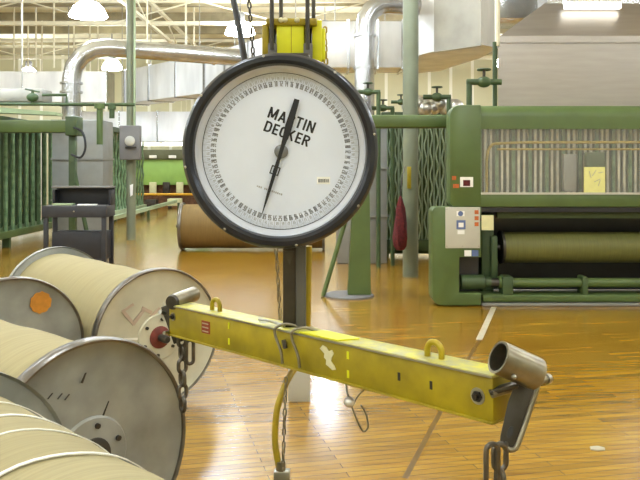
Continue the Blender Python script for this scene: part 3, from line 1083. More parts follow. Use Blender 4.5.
rim = dl([(.268, -.012), (.272, -.036), (.282, -.044), (.296, -.042), (.305, -.03), (.308, -.01), (.308, .05), (.30, .07), (.285, .1), (.12, .11), (0, .11)], 'rim', M['rim'], ds)
dl([(.268, -.014), (.264, .0), (.252, .008), (.250, .012), (.268, .02)], 'bezel', M['bezel'], ds)
fc_ = dl([(0, .01), (.255, .01), (.255, .016), (0, .016)], 'dial_plate', M['face'], ds)
FY = DY + .0098          # front of the plate
for i in range(8):
    a = 2 * PI * (i + .22) / 8
    MB().ball((DC.x + .297 * math.cos(a), DY - .040, DC.z + .297 * math.sin(a)), .005, (1, .6, 1)).build('screw', M['steel_l'], rim)
ROT = math.radians(19.5)   # the dial hangs turned clockwise


def D(r, a, y=0.):
    """polar on the dial: a clockwise from the top of the photograph"""
    return Vector((DC.x + r * math.sin(a), FY - y, DC.z + r * math.cos(a)))


def dmat(px, py, rot):
    """matrix placing xy-plane lettering on the plate at photograph position, turned clockwise by rot"""
    c = P(px, py, FY)
    m = Matrix(((math.cos(rot), math.sin(rot), 0), (0, 0, -1), (-math.sin(rot), math.cos(rot), 0))).to_4x4()
    m.translation = Vector((c.x, FY - .0006, c.z))
    return m


# circle line and ticks
dl([(.2475, .0085), (.2492, .0085), (.2492, .0101), (.2475, .0101)], 'scale_ring', M['ink'], fc_, 128)
tk, tb = MB(), MB()
SEG = {'0': 'abcdef', '1': 'bc', '2': 'abged', '3': 'abgcd', '4': 'fgbc', '5': 'afgcd', '6': 'afgedc', '7': 'abc', '8': 'abcdefg', '9': 'abcdfg'}


def quad(m, r0, r1, a0, a1, y=.0012):
    m.raw([D(r0, a0, y), D(r0, a1, y), D(r1, a1, y), D(r1, a0, y)], [(0, 1, 2, 3)])


def digits(m, txt, rc, a, hgt, wid, st):
    n = len(txt)
    for i, ch in enumerate(txt):
        off = (i - (n - 1) / 2) * (wid * 1.35)
        ac = a + off / rc
        hw = wid / 2 / rc
        s2 = st / rc
        for s_ in SEG[ch]:
            if s_ == 'a': quad(m, rc + hgt / 2 - st, rc + hgt / 2, ac - hw, ac + hw)
            if s_ == 'd': quad(m, rc - hgt / 2, rc - hgt / 2 + st, ac - hw, ac + hw)
            if s_ == 'g': quad(m, rc - st / 2, rc + st / 2, ac - hw, ac + hw)
            if s_ == 'f': quad(m, rc, rc + hgt / 2, ac - hw, ac - hw + s2)
            if s_ == 'b': quad(m, rc, rc + hgt / 2, ac + hw - s2, ac + hw)
            if s_ == 'e': quad(m, rc - hgt / 2, rc, ac - hw, ac - hw + s2)
            if s_ == 'c': quad(m, rc - hgt / 2, rc, ac + hw - s2, ac + hw)


N = 80
for i in range(N):
    a = PI + ROT + 2 * PI * i / N - .02
    num = str(i * 2 % 100).zfill(2)
    digits(tb, num, .2135, a, .0165, .0044, .0017)
    quad(tk, .223, .2475, a - .0021, a + .0021)
    for s_ in range(1, 5):
        quad(tk, .236, .2475, a + 2 * PI / N * s_ / 5 - .0012, a + 2 * PI / N * s_ / 5 + .0012)
    # short slanted sub-numerals of the outer row
    digits(tk, str((i * 3 + 10) % 90 + 10), .2300, a + PI / N, .009, .003, .001)
tk.build('graduation_marks', M['ink_g'], fc_, smooth=False)
tb.build('numerals', M['ink_n'], fc_, smooth=False)
# lettering: condensed bold capitals drawn as thick strokes on a 0.6 x 1 cell
def arc(cx, cy, rx, ry, a0, a1, n=8):
    return [(cx + rx * math.cos(math.radians(a0 + (a1 - a0) * i / n)), cy + ry * math.sin(math.radians(a0 + (a1 - a0) * i / n))) for i in range(n + 1)]


TH = .165
q = TH / 2
GL = {
    'M': (.74, [[(q, 0), (q, 1)], [(.74 - q, 0), (.74 - q, 1)], [(q * 1.1, .97), (.37, .12)], [(.74 - q * 1.1, .97), (.37, .12)]]),
    'A': (.60, [[(q * .8, 0), (.3, .96)], [(.6 - q * .8, 0), (.3, .96)], [(.14, .29), (.46, .29)]]),
    'R': (.56, [[(q, 0), (q, 1)], [(q, 1 - q), (.3, 1 - q)] + arc(.29, .73, .27 - q, .27 - q, 90, -90) + [(q, .46)], [(.29, .46), (.48, 0)]]),
    'T': (.54, [[(0, 1 - q), (.54, 1 - q)], [(.27, 0), (.27, 1)]]),
    'I': (.19, [[(.095, 0), (.095, 1)]]),
    'N': (.60, [[(q, 0), (q, 1)], [(.6 - q, 0), (.6 - q, 1)], [(q * 1.1, .97), (.6 - q * 1.1, .03)]]),
    'D': (.58, [[(q, 0), (q, 1)], [(q, 1 - q), (.26, 1 - q)] + arc(.26, .68, .32 - q, .32 - q, 90, 0, 5) + arc(.26, .32, .32 - q, .32 - q, 0, -90, 5) + [(q, q)]]),
    'E': (.46, [[(q, 0), (q, 1)], [(q, 1 - q), (.46, 1 - q)], [(q, .5), (.42, .5)], [(q, q), (.46, q)]]),
    'C': (.55, [[(.55 - q, .68)] + arc(.275, .70, .275 - q, .30 - q, 0, 180, 8) + arc(.275, .30, .275 - q, .30 - q, 180, 360, 8) + [(.55 - q, .34)]]),
    'K': (.58, [[(q, 0), (q, 1)], [(.48, 1), (q, .42)], [(.2, .6), (.49, 0)]]),
}


def letter(name, txt, px, py, rot, cap, width_px, m):
    W = sum(GL[c][0] for c in txt) + .12 * (len(txt) - 1)
    sx = (width_px / F * FY) / W
    mtx = dmat(px, py, rot)
    a = MB()
    x = -W / 2
    zz = 0
    for c in txt:
        w, strokes = GL[c]
        for st in strokes:
            zz += 1
            n = len(st)
            L, Rr = [], []
            for i, p in enumerate(st):
                p0, p1 = st[max(i - 1, 0)], st[min(i + 1, n - 1)]
                dx, dy = p1[0] - p0[0], p1[1] - p0[1]
                k = math.hypot(dx, dy) or 1
                nx, ny = -dy / k * q, dx / k * q
                L.append((p[0] + nx, p[1] + ny)); Rr.append((p[0] - nx, p[1] - ny))
            V = [mtx @ Vector(((x + u) * sx, (v - .5) * cap, .00002 * (zz % 5))) for u, v in L + Rr]
            a.raw(V, [(i, i + 1, n + i + 1, n + i) for i in range(n - 1)])
        x += w + .12
    return a.build(name, m, fc_, smooth=False)


letter('lettering', 'MARTIN', 291.8, 120.0, math.radians(19.7), 11.4 / F * FY, 48.5, M['ink'])
letter('lettering', 'DECKER', 287.2, 133.7, math.radians(20.3), 11.0 / F * FY, 47.5, M['ink'])
# small square emblem under the hub
lg = MB()
for (a0, b0, a1, b1) in ((-.0145, -.014, -.011, .014), (.011, -.014, .0145, .014), (-.0145, .0105, -.003, .014), (.003, .0105, .0145, .014), (-.0145, -.014, -.003, -.0105), (.003, -.014, .0145, -.0105), (-.006, -.006, -.003, .006), (.003, -.006, .006, .006)):
    b = bmesh.new()
    bmesh.ops.create_cube(b, size=1)
    bmesh.ops.scale(b, vec=(a1 - a0, b1 - b0, .001), verts=b.verts)
    bmesh.ops.translate(b, vec=((a0 + a1) / 2, (b0 + b1) / 2, 0), verts=b.verts)
    bmesh.ops.transform(b, matrix=dmat(275, 170.5, ROT), verts=b.verts)
    lg._take(b)
lg.build('emblem', M['ink'], fc_, smooth=False)
# one faint line of tiny print
tp = MB()
for i in range(14):
    if i in (3, 6):
        continue
    b = bmesh.new()
    bmesh.ops.create_cube(b, size=1)
    bmesh.ops.scale(b, vec=(.0042, .006 if i % 3 else .0045, .001), verts=b.verts)
    bmesh.ops.translate(b, vec=((i - 6.5) * .0062, 0, 0), verts=b.verts)
    bmesh.ops.transform(b, matrix=dmat(269.5, 190.3, math.radians(19)), verts=b.verts)
    tp._take(b)
tp.build('small_print', M['ink_g'], fc_, smooth=False)
# barcode sticker
cs = P(323.5, 180.5, FY)
stk = MB().box((cs.x - .021, FY - .001, cs.z - .0115), (cs.x + .021, FY + .0004, cs.z + .0115)).build('sticker', M['paper'], fc_, smooth=False)
m = MB()
x = -.016
while x < .016:
    w = random.choice((.0012, .0022, .0016))
    m.box((cs.x + x, FY - .0016, cs.z - .006), (cs.x + x + w, FY - .0008, cs.z + .005))
    x += w + random.choice((.0014, .002))
m.build('bars', M['ink'], stk, smooth=False)
# needle
nd = MB()
na = math.radians(16.9)
c0 = P(281.3, 151.5, FY)
def NP(l, s, y):
    return Vector((c0.x + l * math.sin(na) + s * math.cos(na), FY - y, c0.z + l * math.cos(na) - s * math.sin(na)))
out = [(-.219, 0), (-.15, .0042), (-.05, .0062), (-.02, .0055), (.02, .0066), (.085, .0115), (.172, .0085)]
pl = [(l, s) for l, s in out] + [(l, -s) for l, s in out[::-1][:-1]]
nd.prism([NP(l, s, .008) for l, s in pl], Vector((0, -.004, 0)), None)
nd.build('needle', M['ink'], ds, smooth=False)
m = MB(); m.lathe([(0, -.002), (.022, -.002), (.022, -.007), (.016, -.011), (0, -.012)], (c0.x, FY, c0.z), (0, 1, 0), 28)
m.build('needle_hub', M['hubm'], ds)

# load bar between scale and beam
bb = thing('load_bar', 'dark square steel bar joining the dial scale to the yellow beam', 'bar', (-.08, 2.47, 1.06))
ptop = Vector((-.083, 2.50, 1.42)); pbot = Vector((-.083, 2.50, 1.075))
bcx = P(292.5, 300, 2.50).x
MB().box((bcx - .030, 2.47, 1.05), (bcx + .012, 2.54, 1.40), .002).build('bar_body', M['bar'], bb)
MB().box((bcx + .012, 2.465, 1.05), (bcx + .044, 2.54, 1.40), .002).build('side_plate', M['grey_dark'], bb)
MB().prism([(bcx - .028, 2.467, 1.33), (bcx + .008, 2.467, 1.33), (bcx - .008, 2.467, 1.285)], Vector((0, .006, 0)), None).build('top_clevis', M['steel_d'], bb)

# wire hooks over the beam
def whook(px, lab):
    u = ub(px)
    pts = [B(u + .015, .06, .0), B(u - .005, .02, .014), B(u - .022, -.012, .004), B(u - .022, -.014, -.02), B(u - .004, -.014, -.05), B(u + .008, -.014, -.075), B(u + .010, -.012, -.105)]
    t = MB().tube(bez(pts, 6), .0048, 8).build('wire_hook', M['steel'])
    tag(t, lab, 'hook', 'bent wire hooks on the beam')


whook(283, 'bent steel wire hook over the beam below the dark bar, the left of two')
whook(300, 'bent steel wire hook over the beam below the dark bar, the right of two')
lk = MB().tube([B(ub(286), -.010, -.03), B(ub(288), -.012, -.055)], .008, 8).build('rusty_link', M['steel_d'])
tag(lk, 'short rusty link caught between the two wire hooks', 'chain link')
# wire snag lying on the beam top left of the hooks
tag(MB().tube(bez([B(ub(252), .03, .006), B(ub(262), .02, .012), B(ub(272), .03, .006), B(ub(280), .02, .007)], 5), .004, 6).build('twisted_wire', M['steel_l']),
    'twisted bright wire lying on the beam top left of the wire hooks', 'wire')

# yellow hose with fitting
hy = 2.44
hs = thing('yellow_hose', 'yellow air hose hanging behind the dial and below the beam', 'hose', P(281, 478, hy))
pts = [P(309, 246, 2.56), P(308, 290, 2.57), P(307, 330, 2.58), P(300, 360, 2.56), P(291, 374, 2.52), P(284, 388, 2.46), P(277, 410, hy), P(275, 440, hy), P(278, 462, hy), P(281, 474, hy)]
MB().tube(bez(pts, 6), .0105, 12).build('hose_body', M['yellow_h'], hs)
fx = P(282, 476, hy)
MB().box(fx + Vector((-.026, -.02, -.03)), fx + Vector((.026, .02, .02)), .006).build('fitting', M['steel_l'], hs)
MB().lathe([(0, 0), (.016, 0), (.016, .03), (0, .03)], fx + Vector((-.004, 0, .018)), (0, 0, 1), 14).build('collar', M['steel'], hs)
MB().tube([fx + Vector((0, 0, -.03)), fx + Vector((0, 0, -.25))], .012, 10).build('lower_hose', M['yellow_h'], hs)
# hand chains
p0, p1 = P(276, 247, 2.60), P(281, 330, 2.60)
chain('hand_chain', 'thin hand chain hanging left of the dark steel bar under the dial', p0, 16, .026, .015, .0027, d=p1 - p0, drift=.35, m='steel')
p0, p1 = P(286, 376, 2.43), P(283, 466, 2.43)
chain('hand_chain', 'thin twisted chain hanging beside the yellow hose below the beam', p0, 15, .026, .014, .0027, d=p1 - p0, drift=.35, m='steel')
# safety pin dangling beneath the beam
sp = thing('safety_clip', 'bent wire safety clip with silver ball dangling under the yellow beam', 'clip', P(352, 402, 2.24))
MB().tube(bez([P(346, 380, 2.25), P(347, 392, 2.24), P(350, 400, 2.24)], 5), .003, 8).build('cord', M['steel'], sp)
MB().ball(P(349.5, 402, 2.235), .017, (1, 1, .9)).build('silver_ball', M['foil'], sp)
MB().tube(bez([P(353, 405, 2.235), P(358, 396, 2.235), P(366, 388, 2.24)], 5), .0025, 8).build('wire_tail', M['steel'], sp)
MB().tube(bez([P(352, 407, 2.235), P(357, 420, 2.23), P(363, 431, 2.23), P(368, 427, 2.23), P(366, 414, 2.235), P(361, 405, 2.235)], 5), .0028, 8).build('wire_loop', M['steel'], sp)

# ------------------------------------------------------------------ hook block above the dial
HB = 2.62
hb = thing('hook_block', 'bright yellow crane hook block directly above the dial', 'hook block', P(296, 60, HB))


def pb(px0, py0, px1, py1, d0, d1, name, m, par, bev=.004):
    a, b = P(px0, py1, d0), P(px1, py0, d0)
    return MB().box((a.x, d0, a.z), (b.x, d1, b.z), bev).build(name, m, par)


pb(276.5, 18, 304, 62, HB, HB + .16, 'centre_cheek', M['yellow_b'], hb)
pb(291, 22, 291.6, 60, HB - .002, HB + .01, 'seam', M['yellow'], hb, 0)
pb(266, 18, 317, 25, HB - .01, HB + .17, 'top_yoke', M['yellow'], hb)
pb(262, 24, 268.5, 62, HB + .02, HB + .15, 'side_cheek', M['yellow'], hb)
pb(312, 20, 322, 62, HB + .02, HB + .15, 'side_cheek', M['yellow_b'], hb)
pb(320, 28, 325.5, 60, HB + .03, HB + .08, 'side_strap', M['yellow_b'], hb)
for px_ in (272.4, 308):
    c = P(px_, 44, HB + .09)
    MB().lathe([(0, -.012), (.06, -.012), (.05, 0), (.06, .012), (0, .012)], c, (1, 0, 0), 28).build('sheave', M['steel_d'], hb)
    pb(px_ - 4.5, 43, px_ + 4.5, 62, HB - .004, HB + .06, 'rope_socket', M['grey_box'], hb)
for px_ in (285, 297, 281):
    MB().ball(P(px_, 20, HB - .012), .009).build('bolt_head', M['scuff'], hb)
MB().box((DC.x - .03, HB - .1, DC.z + .27), (DC.x + .09, HB + .1, P(0, 60, HB).z + .01), .005).build('lower_shackle', M['steel_d'], hb)
for i, (px_, dd, lab) in enumerate(((271.8, HB - .02, 'dark wire rope into the left front of the hook block'), (281, HB + .14, 'dark wire rope behind the left front rope of the hook block'),
                       (307.5, HB - .02, 'dark wire rope into the right front of the hook block'), (313.5, HB + .14, 'dark wire rope behind the right front rope of the hook block'))):
    a = P(px_, 50 if dd < HB else 24, dd)
    tag(MB().tube([a, (a.x, a.y, H)], .0075, 8).build('wire_rope', M['steel_d']), lab, 'wire rope', 'hoist wire ropes')
p0, p1 = P(248.5, -6, 2.75), P(254, 66, 2.75)
chain('hoist_chain', 'long thin chain hanging left of the yellow hook block', p0 + (p0 - p1).normalized() * 3.55, 100, .055, .03, .0045, d=p1 - p0, drift=.3, m='steel_d', pitch=.046) if False else None
d_ = (p1 - p0).normalized()
n_ = 62
chain('hoist_chain', 'thin dark chain hanging left of the yellow hook block', p1 - d_ * (n_ * .0235), n_, .0285, .017, .003, d=d_, drift=.3, m='steel_d', pitch=.0235)
a0 = p1 - d_ * (n_ * .0235)
tag(MB().tube([a0 + d_ * .02, (a0.x, a0.y, H)], .005, 6).build('hoist_line', M['steel_d']), 'thin line carrying the dark chain from the roof', 'wire rope')
pts = [(P(226, -60, 2.7).x, 2.7, H), P(228, -60, 2.7), P(232, -10, 2.7), P(236, 12, 2.68), P(241, 38, 2.64), P(244, 58, 2.6), P(247, 75, 2.55)]
tag(MB().tube([pts[0]] + bez(pts[1:], 6), .0115, 10).build('hanging_cable', M['black']), 'thick dark cable curving down to the upper left of the dial rim', 'cable')
p0, p1 = P(325, 26, 2.72), P(326, 62, 2.72)
chain('latch_chain', 'short chain at the right side of the yellow hook block', p0, 6, .028, .017, .003, d=p1 - p0, drift=.3, m='yellow_h', pitch=.0225)

# ------------------------------------------------------------------ green beam and bracket stand
gs = thing('bracket_stand', 'green tapered stand on a grey plate carrying the green cross beam', 'stand', (.42, 9.45, 0))
MB().lathe([(0, 0), (.31, 0), (.31, .02), (.30, .025), (0, .025)], (.36, 9.5, 0), n=40).build('base_plate', M['grey_box'], gs)
m = MB()
a = [(P(348, 0, 9.4).x, 9.42), (P(371, 0, 9.4).x, 9.42), (P(371, 0, 9.4).x, 9.66), (P(348, 0, 9.4).x, 9.66)]
tp_ = [(P(357, 0, 9.4).x, 9.47), (P(369, 0, 9.4).x, 9.47), (P(369, 0, 9.4).x, 9.62), (P(357, 0, 9.4).x, 9.62)]
m.raw([(x, y, .03) for x, y in a] + [(x, y, 2.25) for x, y in tp_], [(0, 1, 2, 3), (4, 5, 6, 7), (0, 1, 5, 4), (1, 2, 6, 5), (2, 3, 7, 6), (3, 0, 4, 7)])
m.build('tapered_column', M['green'], gs)
MB().tube([P(323, 296, 9.45), P(345, 222, 9.55), P(362, 165, 9.55)], .03, 10).build('strut', M['green'], gs)
MB().box((P(330, 0, 9.5).x, 9.42, 2.10), (1.62, 9.66, 2.26), .03).build('cross_beam', M['green'], gs)
# wire mesh creel behind the beam
cg = thing('mesh_creel', 'green creel gate with wavy wires between the right post and the green machine', 'creel', (1.2, 13.4, 0))
m = MB()
x = 1.2
i = 0
while x < 2.7:
    m.box((x - .014, 13.6, .3), (x + .014, 13.65, 2.5))
    pts = [(x + .05 + .022 * math.sin(q * 1.3 + i), 13.58, .3 + 2.2 * q / 24) for q in range(25)]
    m.tube(pts, .016, 6)
    x += .105; i += 1
m.build('wire_panel', M['mesh_wire'], cg)
MB().box((1.1, 13.75, .05), (2.75, 13.8, 2.5)).build('back_panel', M['green'], cg)
MB().box((1.1, 13.55, .12), (2.75, 13.75, .32), .01).build('bottom_rail', M['green_d'], cg)
MB().box((1.1, 13.55, 2.45), (2.75, 13.75, 2.6), .01).build('top_rail', M['green_d'], cg)
for x in (1.15, 2.65):
    MB().box((x, 13.58, 0), (x + .08, 13.7, .14)).build('leg', M['green_d'], cg)
# valves and small pipes above the beam
def valve(px, py, d, lab, sc=1., sg=1):
    c = P(px, py, d)
    t = thing('pipe_valve', lab, 'valve', c)
    MB().ball(c, .1 * sc, (1.2, .9, .9)).build('valve_body', M['green_d'], t)
    MB().tube([c, c + Vector((0, 0, .2 * sc))], .025 * sc, 8).build('spindle', M['steel_d'], t)
    m = MB(); cc = c + Vector((0, 0, .2 * sc))
    m.tube([cc + Vector((.1 * sc * math.cos(q * PI / 8), .1 * sc * math.sin(q * PI / 8), 0)) for q in range(16)], .016 * sc, 6, closed=True)
    m.tube([cc - Vector((.1 * sc, 0, 0)), cc + Vector((.1 * sc, 0, 0))], .012 * sc, 6)
    m.build('hand_wheel', M['green_d'], t)
    MB().tube([c - Vector((.28 * sc, 0, 0)), c + Vector((.28 * sc, 0, 0))], .05 * sc, 10).build('pipe_body', M['green_d'], t)
    MB().tube([c + Vector((sg * .24 * sc, 0, 0)), Vector((c.x + sg * .24 * sc, c.y, 0))], .035, 8).build('down_pipe', M['green_d'], t)
    return t


valve(368, 92, 12.2, 'green pipe valve beside the upright silver pipe, upper one', .7)
valve(383, 108, 12.45, 'green pipe valve between the silver pipe and right sage post, lower one', .65)
valve(401, 102, 11.9, 'green pipe valve just left of the right sage post', .55)
valve(437, 97, 12.4, 'green pipe valve over the foil wrapped pipe', .8)
valve(484, 82, 9.25, 'dark green pipe valve left of the steel exhaust hood', .75, -1)
fo = MB()
c = P(432, 106, 12.6)
for i in range(7):
    fo.ball((c.x - .35 + .12 * i, c.y + .02 * (i % 2), c.z + .04 * math.sin(i * 2)), .16, (1, .8, .9))
fo.tube([(c.x - .35, c.y, c.z), (c.x - .35, c.y, 0)], .06, 10)
tag(fo.build('foil_wrapped_pipe', M['foil']), 'crumpled foil wrapped pipe above the green beam by the machine', 'pipe')
# ------------------------------------------------------------------ the big green machine on the right
MD = 8.8


def mx(px):
    return (px - 320) / F * MD


def mz(py):
    return EYE - (py - HOR) / F * MD


gm = thing('warp_machine', 'big green textile machine with clear window and olive yarn roller', 'machine', (3.0, 9.3, 0))
XR = 5.4
xa, xb = mx(450), mx(481)
# hood shell: rounded front-left, built as frame pieces around the window
hz0, hz1 = mz(207), mz(105)
wz0, wz1 = mz(193.5), mz(129)
# hood outline extruded along X: rounded profile top piece
def xprism(prof, x0, x1, name, m, par, bev=0.):
    return MB().prism([(x0, y, z) for y, z in prof], Vector((x1 - x0, 0, 0)), None, bev).build(name, m, par)


top_prof = [(MD, wz1), (MD, hz1 - .14)] + [(MD + .14 - .14 * math.cos(q * PI / 12), hz1 - .14 + .14 * math.sin(q * PI / 12)) for q in range(1, 7)] + [(MD + 1.2, hz1), (MD + 1.2, hz1 - .05), (MD + .14, hz1 - .06), (MD + .06, hz1 - .12), (MD + .05, wz1)]
hd = xprism(top_prof, xb - .02, XR, 'hood_top', M['green'], gm)
# left cheek with rounded corner
ck = []
r_ = .12
for (cx, cz, a0) in ((xa + r_, hz1 - r_, PI),):
    for q in range(7):
        ang = a0 - q * PI / 12
        ck.append((cx + r_ * math.cos(ang), cz + r_ * math.sin(ang)))
ck += [(xb, hz1), (xb, hz0), (xa + .04, hz0), (xa, hz0 + .05)]
MB().prism([(x, MD - .005, z) for x, z in ck], Vector((0, .28, 0)), None, .012).build('hood_cheek', M['green'], gm)
MB().box((xb - .01, MD - .002, hz0), (XR, MD + .06, wz0), .012).build('hood_sill', M['green'], gm)
MB().box((xb, MD - .012, wz0 - .012), (XR, MD + .03, wz0 + .012)).build('window_ledge', M['panelw'], gm)
MB().box((xb, MD + .01, wz0), (XR, MD + .016, wz1)).build('clear_window', M['acrylic'], gm)
MB().box((xb, MD + .62, hz0), (XR, MD + .66, hz1 - .07)).build('back_panel', M['backpanel'], gm)
MB().box((xb - .02, MD + .3, .05), (xb + .02, MD + 1.2, hz1 - .02)).build('side_wall', M['green_d'], gm)
i = 0
x = xb + .02
while x < XR - .3:
    MB().box((x, MD + .22, wz0 - .05), (x + (.026 if i % 3 else .036), MD + .25, wz1 + .1)).build('guide_rod', M['rodm'] if i % 3 else M['green_l'], gm)
    x += .066; i += 1
m = MB(); m.tube(bez([(mx(489), MD + .12, wz0), (mx(489), MD + .12, mz(160)), (mx(493), MD + .12, mz(146)), (mx(505), MD + .12, mz(143)), (mx(560), MD + .12, mz(142)), (XR - .2, MD + .12, mz(142))], 6), .017, 10)
m.build('yellow_air_tube', M['yellow_h'], gm)
m = MB(); m.tube([(mx(500), MD + .14, mz(149)), (XR - .2, MD + .14, mz(149))], .012, 8); m.build('yellow_air_tube', M['yellow_h'], gm)
MB().box((mx(566), MD + .08, mz(192)), (mx(579), MD + .16, mz(154)), .01).build('inner_box', M['grey_sheet'], gm)
MB().box((mx(588), MD + .05, mz(168)), (mx(607), MD + .15, mz(152)), .01).build('inner_box', M['green_d'], gm)
# yellow note on the window
nt_ = MB().box((mx(584), MD - .006, mz(193)), (mx(605), MD + .01, mz(167)), 0).build('yellow_note', M['note'], gm)
m = MB()
for (p, q) in (((589, 171), (591, 178)), ((592, 176), (596, 170)), ((598, 173), (603, 172)), ((594, 182), (600, 179)), ((600, 180), (598, 186))):
    m.tube([(mx(p[0]), MD - .007, mz(p[1])), (mx(q[0]), MD - .007, mz(q[1]))], .003, 5)
m.build('handwriting', M['ink_g'], nt_)
# small stickers on the cheek
MB().box((mx(460), MD - .009, mz(187)), (mx(473), MD - .004, mz(177)), 0).build('sticker', M['paper'], gm)
MB().box((mx(463), MD - .011, mz(186)), (mx(470), MD - .006, mz(180)), 0).build('sticker', M['redcloth'], gm)
MB().box((mx(452), MD - .009, mz(180)), (mx(456), MD - .004, mz(176)), 0).build('sticker', M['orange'], gm)
MB().box((mx(453), MD - .009, mz(188)), (mx(459), MD - .004, mz(184)), 0).build('sticker', M['orange'], gm)
# left end cabinet, set slightly forward, with a cut-out for the shaft
cx0, cx1 = mx(432), mx(481)
CF = MD - .02
cab = MB()
nx0, nx1, nz0, nz1 = mx(459), mx(479), mz(293), mz(257)
outer = []
r_ = .06
for (cx, cz, a0) in ((cx0 + r_, mz(207) - r_, PI),):
    for q in range(7):
        ang = a0 - q * PI / 12
        outer.append((cx + r_ * math.cos(ang), cz + r_ * math.sin(ang)))
r2_ = .11
low = []
for q in range(7):
    ang = PI * 1.5 - q * PI / 12
    low.append((cx0 + r2_ + r2_ * math.cos(ang), .012 + r2_ + r2_ * math.sin(ang)))
poly = outer + [(cx1, mz(207)), (cx1, nz1), (nx0, nz1), (nx0, nz0), (cx1, nz0), (cx1, .012)] + low
cab.prism([(x, CF, z) for x, z in poly], Vector((0, .30, 0)), None, .008)
cab.build('end_cabinet', M['green'], gm)
MB().box((nx0 - .01, CF + .16, nz0 - .01), (cx1, CF + .2, nz1 + .01)).build('recess_back', M['black'], gm)
pn = MB().box((mx(445), CF - .012, mz(248)), (mx(479.5), CF + .002, mz(207)), .004).build('control_cover', M['panelw'], gm)
for px_, py_ in ((446.5, 209), (478, 209), (446.5, 246), (478, 246), (462, 246)):
    MB().ball((mx(px_), CF - .012, mz(py_)), .007, (1, .5, 1)).build('screw', M['steel_l'], pn)
MB().box((mx(456), CF - .014, mz(216)), (mx(464), CF - .011, mz(211))).build('badge', M['paper'], pn)
MB().lathe([(0, 0), (.03, 0), (.03, .002), (0, .002)], (mx(460), CF - .015, mz(213.5)), (0, 1, 0), 16).build('badge_disc', M['blue'], pn)
MB().box((mx(456), CF - .014, mz(229)), (mx(465), CF - .011, mz(220))).build('badge', M['blue'], pn)
MB().box((mx(458), CF - .016, mz(227)), (mx(463), CF - .013, mz(222.5))).build('badge', M['paper'], pn)
MB().box((mx(457), CF - .014, mz(234)), (mx(464), CF - .011, mz(230))).build('badge', M['paper'], pn)
for py_ in (210, 216, 222):
    MB().box((mx(474), CF - .014, mz(py_ + 4)), (mx(478), CF - .011, mz(py_))).build('warning_label', M['orange'], pn)
MB().box((mx(464), CF - .003, mz(256)), (mx(471), CF + .002, mz(250))).build('sticker', M['paper'], gm)
MB().box((mx(471.5), CF - .003, mz(256)), (mx(478), CF + .002, mz(250))).build('sticker', M['blue'], gm)
MB().box((mx(481), CF - .012, mz(230)), (mx(493), CF - .006, mz(215))).build('cream_notice', M['cream'], gm)
MB().box((mx(478), CF - .006, mz(221)), (mx(483), CF - .002, mz(218))).build('notice_tab', M['steel_d'], gm)
# under the hood: dark interior, roller, plank, rods
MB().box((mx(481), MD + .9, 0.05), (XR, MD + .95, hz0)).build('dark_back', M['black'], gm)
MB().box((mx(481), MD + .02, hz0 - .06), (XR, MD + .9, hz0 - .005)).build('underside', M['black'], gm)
MB().box((mx(535), MD + .06, mz(211.5)), (XR, MD + .2, mz(208))).build('wooden_lath', M['wood'], gm)
MB().box((mx(500), MD + .12, mz(219)), (XR, MD + .2, mz(213))).build('cross_rail', M['green_d'], gm)
ry, rz = MD + .42, mz(251)
MB().lathe([(0, mx(511)), (.185, mx(511)), (.185, XR - .05), (0, XR - .05)], (0, ry, rz), (1, 0, 0), 48).build('yarn_roller', M['yarn_g'], gm)
MB().lathe([(0, mx(508.5)), (.2, mx(508.5)), (.2, mx(511)), (0, mx(511))], (0, ry, rz), (1, 0, 0), 48).build('roller_flange', M['steel_d'], gm)
MB().lathe([(0, mx(481)), (.04, mx(481)), (.04, mx(509)), (0, mx(509))], (0, ry, rz), (1, 0, 0), 20).build('roller_shaft', M['steel_d'], gm)
m = MB()
m.box((mx(487), MD + .3, mz(300)), (mx(500), MD + .5, mz(215)), .02)
m.box((mx(496), MD + .25, mz(290)), (mx(503), MD + .4, mz(238)), .02)
m.build('drive_bracket', M['green_d'], gm)
MB().lathe([(0, mx(462)), (.085, mx(462)), (.085, mx(485)), (.06, mx(486)), (.06, mx(492)), (0, mx(492))], (0, CF + .1, mz(283)), (1, 0, 0), 24).build('shaft_coupling', M['green_d'], gm)
MB().lathe([(0, mx(500)), (.075, mx(500)), (.055, mx(512)), (.055, XR - .05), (0, XR - .05)], (0, CF + .12, mz(284)), (1, 0, 0), 24).build('front_shaft', M['green'], gm)
MB().lathe([(0, mx(486)), (.055, mx(486)), (.055, mx(500)), (0, mx(500))], (0, CF + .12, mz(284)), (1, 0, 0), 20).build('shaft_end', M['steel_d'], gm)
for p0_, p1_ in ((503, 514), (583, 589)):
    MB().box((mx(p0_), CF + .03, mz(300)), (mx(p1_), CF + .24, mz(277)), .02).build('shaft_bearing', M['green_d'], gm)
MB().box((mx(483), CF + .02, mz(302)), (XR, CF + .3, mz(295)), .015).build('base_rail', M['green'], gm)
MB().box((mx(482), CF + .0, 0), (XR, CF + 1.0, mz(303)), .01).build('base_plate', M['grey_sheet'], gm)
# far end cabinet beyond the frame, so the machine has two ends
MB().box((XR - .05, CF, .012), (XR + .45, CF + 1.15, hz1), .03).build('end_cabinet', M['green'], gm)

